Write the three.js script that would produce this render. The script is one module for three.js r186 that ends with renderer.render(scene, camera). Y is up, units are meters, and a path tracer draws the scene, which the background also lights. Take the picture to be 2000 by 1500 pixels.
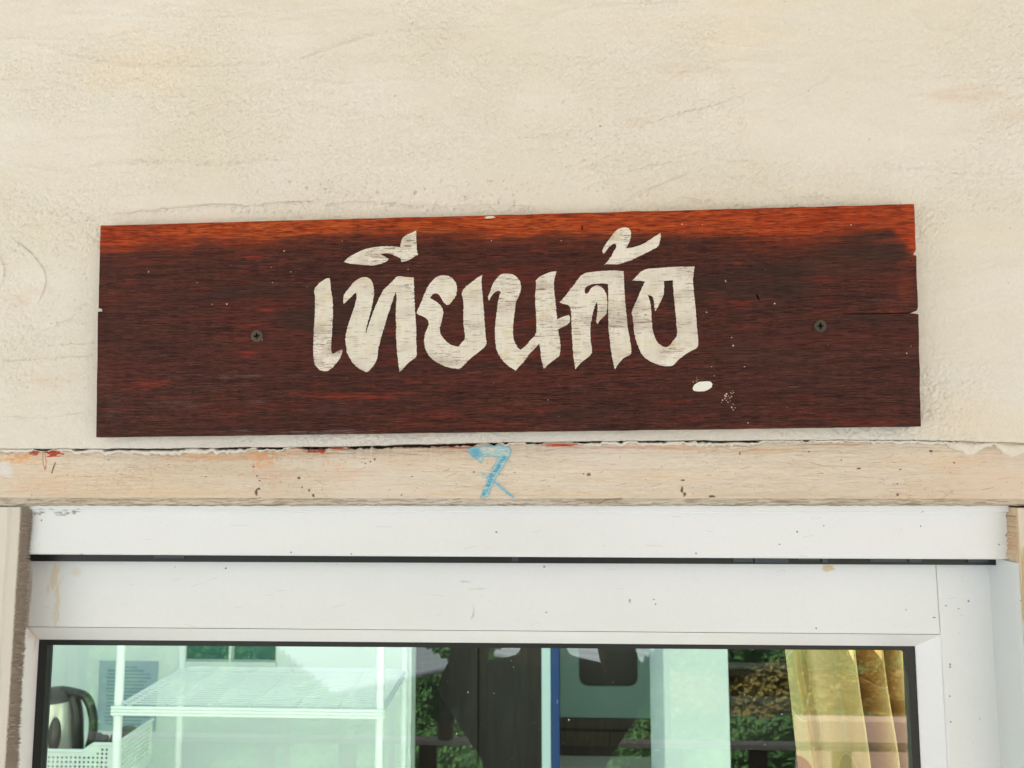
import * as THREE from 'three';
import { MarchingCubes } from 'three/addons/objects/MarchingCubes.js';
import { mergeGeometries, mergeVertices, toCreasedNormals } from 'three/addons/utils/BufferGeometryUtils.js';

// ---------------------------------------------------------------- camera, sky, sun, exposure
const scene = new THREE.Scene();
const EYE = 1.70, D = 0.70;
const camera = new THREE.PerspectiveCamera(53.13, 4 / 3, 0.02, 400);
camera.rotation.order = 'YXZ';
camera.position.set(0, EYE, D);
camera.rotation.set(THREE.MathUtils.degToRad(5.5), THREE.MathUtils.degToRad(2.3), 0);
camera.focus = 0.69; camera.userData.fStop = 13;                    // a phone's small, wide-open lens
camera.updateMatrixWorld(true);

const SUN = new THREE.Vector3(-0.42, 0.80, -0.43).normalize();      // high, behind the house: the wall stands in open shade
// a bright, thinly clouded tropical sky: milky towards the horizon, a little bluer overhead
{
  const w = 256, h = 128, d = new Float32Array(w * h * 4);
  for (let j = 0; j < h; j++) for (let i = 0; i < w; i++) {
    const el = ((j + 0.5) / h - 0.5) * Math.PI, t = Math.pow(Math.max(0, Math.sin(el)), 0.55), k = (j * w + i) * 4;
    d[k] = 1.02 - 0.50 * t; d[k + 1] = 1.0 - 0.36 * t; d[k + 2] = 0.96 - 0.10 * t; d[k + 3] = 1;
    if (el < 0) { d[k] = 0.42; d[k + 1] = 0.40; d[k + 2] = 0.36; }
  }
  const t = new THREE.DataTexture(d, w, h, THREE.RGBAFormat, THREE.FloatType);
  t.mapping = THREE.EquirectangularReflectionMapping; t.magFilter = t.minFilter = THREE.LinearFilter; t.needsUpdate = true;
  scene.background = t; scene.environment = t;
  scene.backgroundIntensity = scene.environmentIntensity = 0.42;
}
const sun = new THREE.DirectionalLight(0xfff8ee, 5);
sun.name = 'sun';
sun.position.copy(SUN).multiplyScalar(40);
sun.castShadow = true;
sun.shadow.mapSize.set(2048, 2048);
Object.assign(sun.shadow.camera, { left: -14, right: 14, top: 14, bottom: -14, near: 1, far: 90 });
scene.add(sun, sun.target);
const renderer = new THREE.WebGLRenderer({ antialias: true });
renderer.toneMapping = THREE.LinearToneMapping;
renderer.toneMappingExposure = 4.1;
renderer.shadowMap.enabled = true;

// ---------------------------------------------------------------- helpers
const V = (x, y, z) => new THREE.Vector3(x, y, z);
const clamp = (x, a = 0, b = 1) => Math.min(b, Math.max(a, x));
const mix = (a, b, t) => a + (b - a) * t;
const sstep = (a, b, x) => { const t = clamp((x - a) / (b - a)); return t * t * (3 - 2 * t); };
function rng(seed) { let a = seed >>> 0; return () => { a = (a + 0x6D2B79F5) | 0; let t = Math.imul(a ^ (a >>> 15), 1 | a); t = (t + Math.imul(t ^ (t >>> 7), 61 | t)) ^ t; return ((t ^ (t >>> 14)) >>> 0) / 4294967296; }; }
function hash(x, y, s) { let h = Math.imul(x, 374761393) ^ Math.imul(y, 668265263) ^ Math.imul(s, 1274126177); h = Math.imul(h ^ (h >>> 13), 1274126177); h ^= h >>> 16; return (h >>> 0) / 4294967296; }
function noise(x, y, s = 0) {                                       // smooth value noise, 0..1
  const ix = Math.floor(x), iy = Math.floor(y), fx = x - ix, fy = y - iy, u = fx * fx * (3 - 2 * fx), v = fy * fy * (3 - 2 * fy);
  const a = hash(ix, iy, s), b = hash(ix + 1, iy, s), c = hash(ix, iy + 1, s), d = hash(ix + 1, iy + 1, s);
  return a + (b - a) * u + (c - a) * v + (a - b - c + d) * u * v;
}
function fbm(x, y, s = 0, o = 4) { let t = 0, a = 0.5, n = 0; for (let i = 0; i < o; i++) { t += a * noise(x, y, s + i * 17); n += a; a *= 0.5; x *= 2.03; y *= 2.03; } return t / n; }

// A place on the plane z, named by where the photograph (2000 x 1500) shows it.
function at(px, py, z = 0) {
  const d = V((px - 1000) / 1500, (750 - py) / 1500, -1).applyQuaternion(camera.quaternion);
  return camera.position.clone().addScaledVector(d, (z - camera.position.z) / d.z);
}
const GLASS_Z = -0.071;
function mirrored(px, py, z) { const p = at(px, py, 2 * GLASS_Z - z); p.z = z; return p; }   // a place behind the camera whose reflection in the door pane is seen there

const used = {};
function numbered(n) { const k = used[n] = (used[n] ?? -1) + 1; return k ? n + '_' + String(k).padStart(3, '0') : n; }
function tag(o, label, category, extra = {}) { o.userData = { label, category, ...extra }; return o; }
function thing(name, label, category, pos = V(0, 0, 0), extra) {
  const o = new THREE.Group(); o.name = numbered(name); o.position.copy(pos); scene.add(o);
  return tag(o, label, category, extra);
}
function part(name, geo, mat, parent, local = false) {              // geometry is given in world places unless local
  const m = new THREE.Mesh(geo, mat); m.name = name; m.castShadow = m.receiveShadow = true;
  if (!local && parent !== scene) {
    const off = V(0, 0, 0); for (let p = parent; p && p !== scene; p = p.parent) off.add(p.position);
    geo.translate(-off.x, -off.y, -off.z);
  }
  parent.add(m); return m;
}
function solo(name, geo, mat, label, category, extra) { const m = part(numbered(name), geo, mat, scene); return tag(m, label, category, extra); }
const merge = (l) => mergeGeometries(l.map((g) => { g = g.index ? g.toNonIndexed() : g; for (const k of Object.keys(g.attributes)) if (!['position', 'normal', 'uv'].includes(k)) g.deleteAttribute(k); if (!g.attributes.uv) g.setAttribute('uv', new THREE.BufferAttribute(new Float32Array(g.attributes.position.count * 2), 2)); return g; }));
function box(x0, x1, y0, y1, z0, z1) { const g = new THREE.BoxGeometry(Math.abs(x1 - x0), Math.abs(y1 - y0), Math.abs(z1 - z0)); g.translate((x0 + x1) / 2, (y0 + y1) / 2, (z0 + z1) / 2); return metres(g); }
function metres(g) {                                                // uv in metres by the way each face points
  g = g.index ? g.toNonIndexed() : g;
  const p = g.attributes.position, n = g.attributes.normal, uv = new Float32Array(p.count * 2);
  for (let i = 0; i < p.count; i++) {
    const ax = Math.abs(n.getX(i)), ay = Math.abs(n.getY(i)), az = Math.abs(n.getZ(i));
    const [u, v] = az >= ax && az >= ay ? [p.getX(i), p.getY(i)] : ax >= ay ? [p.getZ(i), p.getY(i)] : [p.getX(i), p.getZ(i)];
    uv[2 * i] = u; uv[2 * i + 1] = v;
  }
  g.setAttribute('uv', new THREE.BufferAttribute(uv, 2)); return g;
}
function rod(a, b, r, n = 10, r2 = r) {
  const d = b.clone().sub(a), g = new THREE.CylinderGeometry(r2, r, d.length(), n);
  g.applyQuaternion(new THREE.Quaternion().setFromUnitVectors(V(0, 1, 0), d.clone().normalize()));
  g.translate((a.x + b.x) / 2, (a.y + b.y) / 2, (a.z + b.z) / 2); return g;
}
function roundPoly(p, r, n = 4) {
  const out = [];
  for (let i = 0; i < p.length; i++) {
    const [x, y, rr = r] = p[i], a = p[(i + p.length - 1) % p.length], b = p[(i + 1) % p.length];
    const la = Math.hypot(a[0] - x, a[1] - y), lb = Math.hypot(b[0] - x, b[1] - y), k = Math.min(rr, la * 0.45, lb * 0.45);
    if (k < 1e-5) { out.push([x, y]); continue; }
    const A = [x + (a[0] - x) / la * k, y + (a[1] - y) / la * k], B = [x + (b[0] - x) / lb * k, y + (b[1] - y) / lb * k];
    for (let j = 0; j <= n; j++) { const t = j / n, s = 1 - t; out.push([s * s * A[0] + 2 * s * t * x + t * t * B[0], s * s * A[1] + 2 * s * t * y + t * t * B[1]]); }
  }
  return out;
}
// A prism: outline in two coordinates, drawn along the third; place(a, b, t) puts a point into the world.
function prism(outline, place, t0, t1, smooth = 0.5) {
  const P = outline, pos = [], push = (...l) => l.forEach((v) => pos.push(v.x, v.y, v.z));
  const pl = (q, t) => place(q[0], q[1], t);
  for (let i = 0; i < P.length; i++) { const a = P[i], b = P[(i + 1) % P.length]; push(pl(a, t0), pl(b, t0), pl(b, t1), pl(a, t0), pl(b, t1), pl(a, t1)); }
  const tri = THREE.ShapeUtils.triangulateShape(P.map(([x, y]) => new THREE.Vector2(x, y)), []);
  const area = THREE.ShapeUtils.area(P.map(([x, y]) => new THREE.Vector2(x, y)));
  for (const [a, b, c] of tri) { if (area > 0) { push(pl(P[c], t0), pl(P[b], t0), pl(P[a], t0)); push(pl(P[a], t1), pl(P[b], t1), pl(P[c], t1)); } else { push(pl(P[a], t0), pl(P[b], t0), pl(P[c], t0)); push(pl(P[c], t1), pl(P[b], t1), pl(P[a], t1)); } }
  let vol = 0;
  for (let i = 0; i < pos.length; i += 9) { const [ax, ay, az, bx, by, bz, cx, cy, cz] = pos.slice(i, i + 9); vol += ax * (by * cz - bz * cy) + ay * (bz * cx - bx * cz) + az * (bx * cy - by * cx); }
  if (vol < 0) for (let i = 0; i < pos.length; i += 9) for (let k = 0; k < 3; k++) { const t = pos[i + k]; pos[i + k] = pos[i + 3 + k]; pos[i + 3 + k] = t; }
  let g = new THREE.BufferGeometry(); g.setAttribute('position', new THREE.Float32BufferAttribute(pos, 3)); g.computeVertexNormals();
  if (smooth) g = toCreasedNormals(g, smooth);
  return metres(g);
}
const alongX = (a, b, t) => V(t, b, a), alongY = (a, b, t) => V(a, t, b);   // outlines in (z, y) and in (x, z)
function shapeSolid(pts, z0, z1, holes = [], bevel = 0) {           // outline in the wall's own plane, pushed from z0 to z1
  const s = new THREE.Shape(pts.map((p) => new THREE.Vector2(p[0], p[1])));
  for (const h of holes) s.holes.push(new THREE.Path(h.map((p) => new THREE.Vector2(p[0], p[1]))));
  const g = new THREE.ExtrudeGeometry(s, { depth: z1 - z0 - 2 * bevel, bevelEnabled: bevel > 0, bevelSize: bevel, bevelThickness: bevel, bevelOffset: -bevel, bevelSegments: 2, curveSegments: 4 });
  g.translate(0, 0, z0 + bevel); return g;
}
function uvRect(g, r) {                                             // uv over a rectangle of the wall's plane
  const p = g.attributes.position, uv = new Float32Array(p.count * 2);
  for (let i = 0; i < p.count; i++) { uv[2 * i] = (p.getX(i) - r.x0) / (r.x1 - r.x0); uv[2 * i + 1] = (p.getY(i) - r.y0) / (r.y1 - r.y0); }
  g.setAttribute('uv', new THREE.BufferAttribute(uv, 2)); return g;
}
// A picture of a material over a rectangle (metres); colours are sRGB 0..255 while it is made.
class Pic {
  constructor(w, h, r) { this.w = w; this.h = h; this.r = r; this.c = new Float32Array(w * h * 3); this.sx = w / (r.x1 - r.x0); this.sy = h / (r.y1 - r.y0); }
  each(f) { const { w, h, c, r } = this; for (let j = 0, k = 0; j < h; j++) { const y = r.y0 + (j + 0.5) / this.sy; for (let i = 0; i < w; i++, k += 3) { const o = f(r.x0 + (i + 0.5) / this.sx, y, c[k], c[k + 1], c[k + 2]); if (o) { c[k] = o[0]; c[k + 1] = o[1]; c[k + 2] = o[2]; } } } return this; }
  area(x0, x1, y0, y1, f) {
    const { w, h, c, r } = this, i0 = Math.max(0, Math.floor((x0 - r.x0) * this.sx)), i1 = Math.min(w - 1, Math.ceil((x1 - r.x0) * this.sx)), j0 = Math.max(0, Math.floor((y0 - r.y0) * this.sy)), j1 = Math.min(h - 1, Math.ceil((y1 - r.y0) * this.sy));
    for (let j = j0; j <= j1; j++) for (let i = i0; i <= i1; i++) { const o = f(r.x0 + (i + 0.5) / this.sx, r.y0 + (j + 0.5) / this.sy); if (o && o[3] > 0) { const k = (j * w + i) * 3, a = clamp(o[3]); for (let m = 0; m < 3; m++) c[k + m] += (o[m] - c[k + m]) * a; } }
  }
  // an irregular patch of colour: centre and radii in metres
  blot(x, y, rx, ry, col, alpha, seed = 1, rough = 0.6, soft = 0.5, fx = 1, fy = 1) {
    const R = 1.6; this.area(x - rx * R, x + rx * R, y - ry * R, y + ry * R, (u, v) => { const d = Math.hypot((u - x) / rx, (v - y) / ry) + (fbm(u / rx * 2.2 * fx, v / ry * 2.2 * fy, seed, 4) - 0.5) * 2 * rough; return [...col, alpha * (1 - sstep(1 - soft, 1, d))]; });
  }
  stroke(pts, wd, col, alpha, seed = 1, rough = 0.3) {
    let x0 = 1e9, x1 = -1e9, y0 = 1e9, y1 = -1e9; for (const [x, y] of pts) { x0 = Math.min(x0, x); x1 = Math.max(x1, x); y0 = Math.min(y0, y); y1 = Math.max(y1, y); }
    this.area(x0 - wd * 2, x1 + wd * 2, y0 - wd * 2, y1 + wd * 2, (u, v) => { const d = segDist(u, v, pts) / wd; return [...col, alpha * (1 - sstep(0.6, 1.1, d + (noise(u / wd * 1.3, v / wd * 1.3, seed) - 0.5) * rough * 2))]; });
  }
  texture(wrap = THREE.ClampToEdgeWrapping, srgb = true) {
    const n = this.w * this.h, d = new Uint8Array(n * 4); for (let i = 0; i < n; i++) { for (let m = 0; m < 3; m++) d[4 * i + m] = clamp(Math.round(this.c[3 * i + m]), 0, 255); d[4 * i + 3] = 255; }
    return dataTex(d, this.w, this.h, wrap, srgb);
  }
}
function dataTex(d, w, h, wrap, srgb) { const t = new THREE.DataTexture(d, w, h, THREE.RGBAFormat); t.magFilter = t.minFilter = THREE.LinearFilter; t.wrapS = t.wrapT = wrap; if (srgb) t.colorSpace = THREE.SRGBColorSpace; t.needsUpdate = true; return t; }
function segDist(x, y, pts) { let best = 1e18; for (let i = 0; i + 1 < pts.length; i++) { const ax = pts[i][0], ay = pts[i][1], dx = pts[i + 1][0] - ax, dy = pts[i + 1][1] - ay, t = clamp(((x - ax) * dx + (y - ay) * dy) / (dx * dx + dy * dy + 1e-20)), ex = x - ax - t * dx, ey = y - ay - t * dy, q = ex * ex + ey * ey; if (q < best) best = q; } return Math.sqrt(best); }
const xy = (px, py, z = 0) => { const p = at(px, py, z); return [p.x, p.y]; };
const MM = 0.000467;                                                // one photograph pixel on the wall, in metres
const std = (o) => new THREE.MeshStandardMaterial(o), phys = (o) => new THREE.MeshPhysicalMaterial(o);
const lin = (r, g, b) => new THREE.Color().setRGB(r, g, b);

// ---------------------------------------------------------------- the plastered wall
const WR = { x0: -0.64, x1: 0.64, y0: at(1000, 900).y, y1: at(1000, 900).y + 0.64 };
const HW = 2048, HH = 1024;
const height = new Float32Array(HW * HH);
function raiseRidge(list, h, w, side = 1, grit = 1) {               // a trowel edge: steep on one side, running out on the other
  const pts = new THREE.CatmullRomCurve3(list.map(([x, y]) => at(x, y)), false, 'centripetal').getPoints(list.length * 8).map((p) => [p.x, p.y]);
  let x0 = 1e9, x1 = -1e9, y0 = 1e9, y1 = -1e9; for (const [x, y] of pts) { x0 = Math.min(x0, x); x1 = Math.max(x1, x); y0 = Math.min(y0, y); y1 = Math.max(y1, y); }
  const m = w * 4, sx = HW / (WR.x1 - WR.x0), sy = HH / (WR.y1 - WR.y0), len = x1 - x0 + 1e-6;
  const i0 = Math.max(0, Math.floor((x0 - m - WR.x0) * sx)), i1 = Math.min(HW - 1, Math.ceil((x1 + m - WR.x0) * sx)), j0 = Math.max(0, Math.floor((y0 - m - WR.y0) * sy)), j1 = Math.min(HH - 1, Math.ceil((y1 + m - WR.y0) * sy));
  for (let j = j0; j <= j1; j++) for (let i = i0; i <= i1; i++) {
    const x = WR.x0 + (i + 0.5) / sx, y = WR.y0 + (j + 0.5) / sy + (noise(x * 160, 3, 5) - 0.5) * 0.002;
    let best = 1e18, sd = 0, end = 0;
    for (let k = 0; k + 1 < pts.length; k++) { const ax = pts[k][0], ay = pts[k][1], dx = pts[k + 1][0] - ax, dy = pts[k + 1][1] - ay, L = dx * dx + dy * dy + 1e-20, t = clamp(((x - ax) * dx + (y - ay) * dy) / L), ex = x - ax - t * dx, ey = y - ay - t * dy, q = ex * ex + ey * ey; if (q < best) { best = q; sd = Math.sign(dx * ey - dy * ex) || 1; end = (k + t) / (pts.length - 1); } }
    let d = Math.sqrt(best) * sd * side;
    const fade = sstep(0, 0.12, end) * sstep(1, 0.88, end) * (0.55 + 0.9 * noise(x * 55, y * 20, 9));
    const rough = 1 + grit * 0.9 * (noise(x * 700, y * 700, 11) - 0.5) + grit * 0.5 * (noise(x * 260, y * 420, 12) - 0.5);
    const e = d >= 0 ? 0.62 * Math.exp(-d / w) + 0.38 * Math.exp(-d / 0.0012) : Math.exp(d / 0.0006);
    height[j * HW + i] += 0.72 * h * fade * e * (d > 0 ? rough : 1);
  }
}
const crack = [[-300, 877], [0, 877], [200, 877], [370, 876], [480, 873], [600, 873], [690, 872], [830, 868], [960, 865], [1130, 862], [1330, 861], [1580, 860], [1700, 859], [1850, 861], [2000, 866], [2300, 868]];
const table = (t, x) => { for (let i = 0; i + 1 < t.length; i++) if (x <= t[i + 1][0]) return mix(t[i][1], t[i + 1][1], clamp((x - t[i][0]) / (t[i + 1][0] - t[i][0]))); return t[t.length - 1][1]; };
{
  for (let j = 0; j < HH; j++) for (let i = 0; i < HW; i++) {
    const x = WR.x0 + (i + 0.5) / HW * (WR.x1 - WR.x0), y = WR.y0 + (j + 0.5) / HH * (WR.y1 - WR.y0);
    const wx = x + 0.02 * (noise(x * 14, y * 20, 31) - 0.5), wy = y + 0.014 * (noise(x * 11, y * 26, 32) - 0.5);
    const patch = 0.2 + 0.8 * sstep(0.38, 0.62, fbm(wx * 9, wy * 15, 21, 3));
    let h = 0.0034 * (fbm(wx * 7, wy * 17, 41, 3) - 0.5) + 0.0010 * (fbm(wx * 26, wy * 80, 42, 3) - 0.5);
    h += patch * (0.0008 * (noise(x * 430, y * 470, 51) - 0.5) + 0.0007 * (noise(x * 860, y * 880, 52) - 0.5)) + 0.00025 * (noise(x * 900, y * 900, 54) - 0.5) + 0.0005 * (fbm(wx * 60, wy * 130, 55, 3) - 0.5);
    height[j * HW + i] = h;
  }
  const R = raiseRidge;
  R([[-150, 60], [60, 88], [130, 108], [240, 128], [330, 130], [420, 130], [540, 124], [640, 96], [700, 78], [780, 62], [900, 56], [1010, 54]], 0.0016, 0.006);
  R([[-100, 112], [0, 80], [120, 81], [200, 78], [260, 66], [340, 62], [430, 64], [520, 75], [600, 68], [700, 78]], 0.0008, 0.004);
  R([[60, 32], [160, 30], [300, 35], [430, 36], [520, 36], [580, 22], [680, 8]], 0.0007, 0.004);
  R([[1000, 58], [1050, 48], [1110, 22], [1170, 12], [1260, 10], [1400, 2]], 0.0010, 0.004);
  R([[-80, 145], [20, 160], [100, 168], [150, 178]], 0.0007, 0.004);
  R([[240, 196], [330, 192], [440, 190], [560, 186], [640, 180], [760, 172], [830, 158]], 0.0009, 0.006);
  R([[320, 158], [430, 150], [560, 158], [640, 166], [760, 160], [850, 160]], 0.0008, 0.005);
  R([[150, 268], [200, 252], [260, 246], [340, 232], [420, 224]], 0.0006, 0.005);
  R([[-40, 300], [30, 322], [90, 335], [150, 342]], 0.0010, 0.004);
  R([[150, 330], [220, 322], [320, 318], [420, 322], [500, 318], [590, 312]], 0.0015, 0.004);
  R([[440, 338], [540, 325], [600, 314]], 0.0006, 0.004);
  R([[-150, 400], [0, 408], [90, 420], [180, 430], [240, 424]], 0.0013, 0.005);
  R([[190, 424], [280, 414], [340, 408], [420, 400], [500, 404], [560, 396], [650, 392]], 0.0022, 0.004, -1, 1.6);
  R([[600, 404], [700, 396], [800, 402], [900, 404], [1010, 402], [1060, 408]], 0.0016, 0.005, -1, 1.6);
  R([[1200, 72], [1300, 74], [1380, 80], [1450, 92], [1520, 95]], 0.0008, 0.006);
  R([[1400, 120], [1470, 122], [1560, 130]], 0.0007, 0.004);
  R([[1500, 215], [1560, 190], [1610, 160], [1640, 130]], 0.0009, 0.006);
  R([[1000, 275], [1080, 262], [1160, 254], [1240, 250], [1320, 226], [1400, 205], [1480, 176]], 0.0012, 0.008, -1, 1.6);
  R([[1130, 372], [1190, 352], [1250, 330], [1330, 318]], 0.0012, 0.005, -1, 1.3);
  R([[1185, 402], [1230, 388], [1290, 362], [1350, 340]], 0.0013, 0.005, -1, 1.3);
  R([[1390, 344], [1460, 350], [1500, 368], [1550, 384], [1600, 386], [1720, 386]], 0.0011, 0.004, -1);
  R([[1310, 390], [1380, 392], [1440, 400], [1500, 402], [1590, 396]], 0.0015, 0.004, -1, 1.5);
  R([[1640, 330], [1700, 330], [1800, 332], [1900, 345], [2050, 335]], 0.0008, 0.005);
  R([[1820, 380], [1900, 330], [1960, 260], [2100, 200]], 0.0010, 0.008);
  R([[1750, 190], [1860, 180], [1940, 170], [2100, 130]], 0.0009, 0.008);
  R([[1760, 10], [1830, 60], [1900, 40], [1930, -30]], 0.0010, 0.008);
  R([[20, 465], [55, 490], [85, 530], [88, 560], [70, 600]], 0.0018, 0.010, -1, 0.5);
  R([[-60, 470], [-10, 490], [8, 530], [0, 560], [-40, 580]], 0.0018, 0.008, -1, 0.5);
  R([[55, 668], [90, 645], [130, 625], [165, 590], [190, 575]], 0.0014, 0.006, -1, 1.4);
  R([[-20, 705], [60, 705], [110, 700], [190, 695]], 0.0012, 0.006, -1, 1.2);
  R([[90, 676], [130, 674], [190, 672]], 0.0009, 0.005, -1);
  R([[-100, 812], [0, 812], [60, 818], [110, 815], [190, 800]], 0.0010, 0.006, -1);
  R([[1800, 608], [1880, 606], [1960, 580], [2100, 575]], 0.0007, 0.006);
  R([[1805, 700], [1860, 690], [1920, 672], [2080, 665]], 0.0007, 0.006);
  R([[1800, 720], [1900, 716], [2000, 716], [2100, 720]], 0.0006, 0.005);
  const r = rng(7);                                                 // pits left by sand grains
  const pit = (px, py, rad, dep) => { const p = at(px, py), sx = HW / (WR.x1 - WR.x0), ci = (p.x - WR.x0) * sx, cj = (p.y - WR.y0) / (WR.y1 - WR.y0) * HH; for (let j = -4; j <= 4; j++) for (let i = -4; i <= 4; i++) { const I = Math.round(ci) + i, J = Math.round(cj) + j; if (I < 0 || J < 0 || I >= HW || J >= HH) continue; height[J * HW + I] -= dep * (1 - sstep(0.4, 1, Math.hypot(I - ci, J - cj) / rad)); } };
  for (let i = 0; i < 90; i++) pit(560 + r() * 480, 352 + r() * 62, 1.2 + r() * 1.1, 0.0007 + r() * 0.0006);
  for (let i = 0; i < 160; i++) pit(1000 + r() * 300, 180 + r() * 200, 1 + r(), 0.0004 + r() * 0.0005);
  for (let i = 0; i < 110; i++) pit(r() * 190, 480 + r() * 300, 1 + r(), 0.0004 + r() * 0.0005);
  for (let i = 0; i < 9; i++) pit(455 + i * 16, 413 + r() * 3, 1.9, 0.0012);
}
function heightAt(x, y) {
  const u = clamp((x - WR.x0) / (WR.x1 - WR.x0) * HW - 0.5, 0, HW - 1.001), v = clamp((y - WR.y0) / (WR.y1 - WR.y0) * HH - 0.5, 0, HH - 1.001), i = Math.floor(u), j = Math.floor(v), a = u - i, b = v - j, k = j * HW + i;
  const h = (height[k] * (1 - a) + height[k + 1] * a) * (1 - b) + (height[k + HW] * (1 - a) + height[k + HW + 1] * a) * b;
  return h * sstep(WR.x1, WR.x1 - 0.05, Math.abs(x)) * sstep(WR.y1, WR.y1 - 0.05, y);
}
const plasterPic = new Pic(2048, 1024, WR).each((x, y) => {
  const a = fbm(x * 6, y * 12, 61, 3) - 0.5, b = fbm(x * 19, y * 30, 62, 3) - 0.5, g = noise(x * 900, y * 900, 63) - 0.5, p = sstep(0.60, 0.78, fbm(x * 5 + 3, y * 11, 64, 4));
  return [224 + a * 7 + b * 5 + g * 8 + p * 2, 217 + a * 8 + b * 6 + g * 8 - p * 1, 206 + a * 16 + b * 9 + g * 9 - p * 5];
});
for (const [px, py, rx, ry, al, s] of [[1890, 185, 110, 22, 0.5, 3], [1960, 230, 70, 30, 0.3, 4], [1250, 238, 60, 14, 0.3, 5], [1330, 140, 120, 20, 0.22, 6], [60, 590, 60, 40, 0.3, 7], [90, 745, 55, 26, 0.28, 8], [120, 410, 50, 12, 0.15, 9]])
  plasterPic.blot(...xy(px, py), rx * MM, ry * MM, [216, 192, 172], al, s, 0.9, 1.0);
{ const r = rng(5); for (let i = 0; i < 60; i++) plasterPic.blot(...xy(r() * 2000, r() * 860), (1 + r() * 2) * MM, (1 + r() * 2) * MM, [150, 130, 105], 0.3 + 0.4 * r(), i, 0.5, 0.6); }
const plasterTex = plasterPic.texture(THREE.MirroredRepeatWrapping);
const bumpData = new Uint8Array(HW * HH * 4);
for (let i = 0; i < HW * HH; i++) { const v = clamp(Math.round(128 + height[i] / 0.008 * 255), 0, 255); bumpData[4 * i] = bumpData[4 * i + 1] = bumpData[4 * i + 2] = v; bumpData[4 * i + 3] = 255; }
const plasterBump = dataTex(bumpData, HW, HH, THREE.MirroredRepeatWrapping, false);
const plaster = std({ map: plasterTex, bumpMap: plasterBump, bumpScale: 0.0064, roughness: 0.82 });
const plasterUV = (g) => uvRect(g, WR);

const wall = thing('wall', 'cream trowelled plaster wall around and above the door', 'wall', V(0, 0, 0), { kind: 'structure' });
const crackY = (x) => { const px = 1000 + x / MM * 0.99; return px; };
// the crack's own wander, in photograph pixels, as offsets from the wall's base line
const pxOf = (x) => { const a = at(0, 870).x, b = at(1000, 870).x, c = at(2000, 870).x; return x < b ? mix(0, 1000, (x - a) / (b - a)) : mix(1000, 2000, (x - b) / (c - b)); };
const crackPx = (px) => table(crack, px) + (noise(px / 30, 1, 71) - 0.5) * 1.6 + (noise(px / 3, 1, 72) - 0.5) * 0.9;
const gapSpans = [[65, 105, 3.4], [143, 178, 3.2], [203, 372, 2.8], [390, 419, 2.8], [423, 500, 3], [505, 562, 4.4], [590, 652, 5], [680, 732, 4.5], [728, 936, 5.2], [955, 976, 4.5], [982, 996, 3.6], [1025, 1066, 3.4], [1120, 1183, 3], [1208, 1226, 3], [1249, 1312, 3], [1340, 1362, 3], [1365, 1495, 3.2], [1573, 1592, 2.6]];
const gapPx = (px) => { let g = 0; for (const [a, b, t] of gapSpans) g = Math.max(g, t * sstep(a, a + 5, px) * sstep(b, b - 8, px) * (0.6 + 0.8 * noise(px / 6, 2, 73))); return g; };
const lipTable = [[-300, 8], [0, 7], [58, 6], [66, 2], [112, 1], [125, 6], [200, 7], [330, 9], [470, 8], [495, 3], [560, 3], [590, 0], [960, 0], [985, 3], [1040, 4], [1050, 0], [1125, 0], [1150, 6], [1250, 7], [1480, 7], [1500, 4], [1700, 5], [1840, 6], [1852, 8], [1862, 11], [1872, 18], [1884, 23], [1898, 25], [1910, 21], [1922, 16], [1932, 9], [1942, 6], [1950, 8], [1957, 15], [1966, 23], [1978, 28], [1990, 24], [2004, 15], [2300, 10]];
const lipPx = (px) => { const l = table(lipTable, px); return l <= 0.2 ? 0 : l + (noise(px / 7, 4, 74) - 0.5) * Math.min(l, 5) + (noise(px / 2.6, 4, 75) - 0.5) * 2; };
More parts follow.
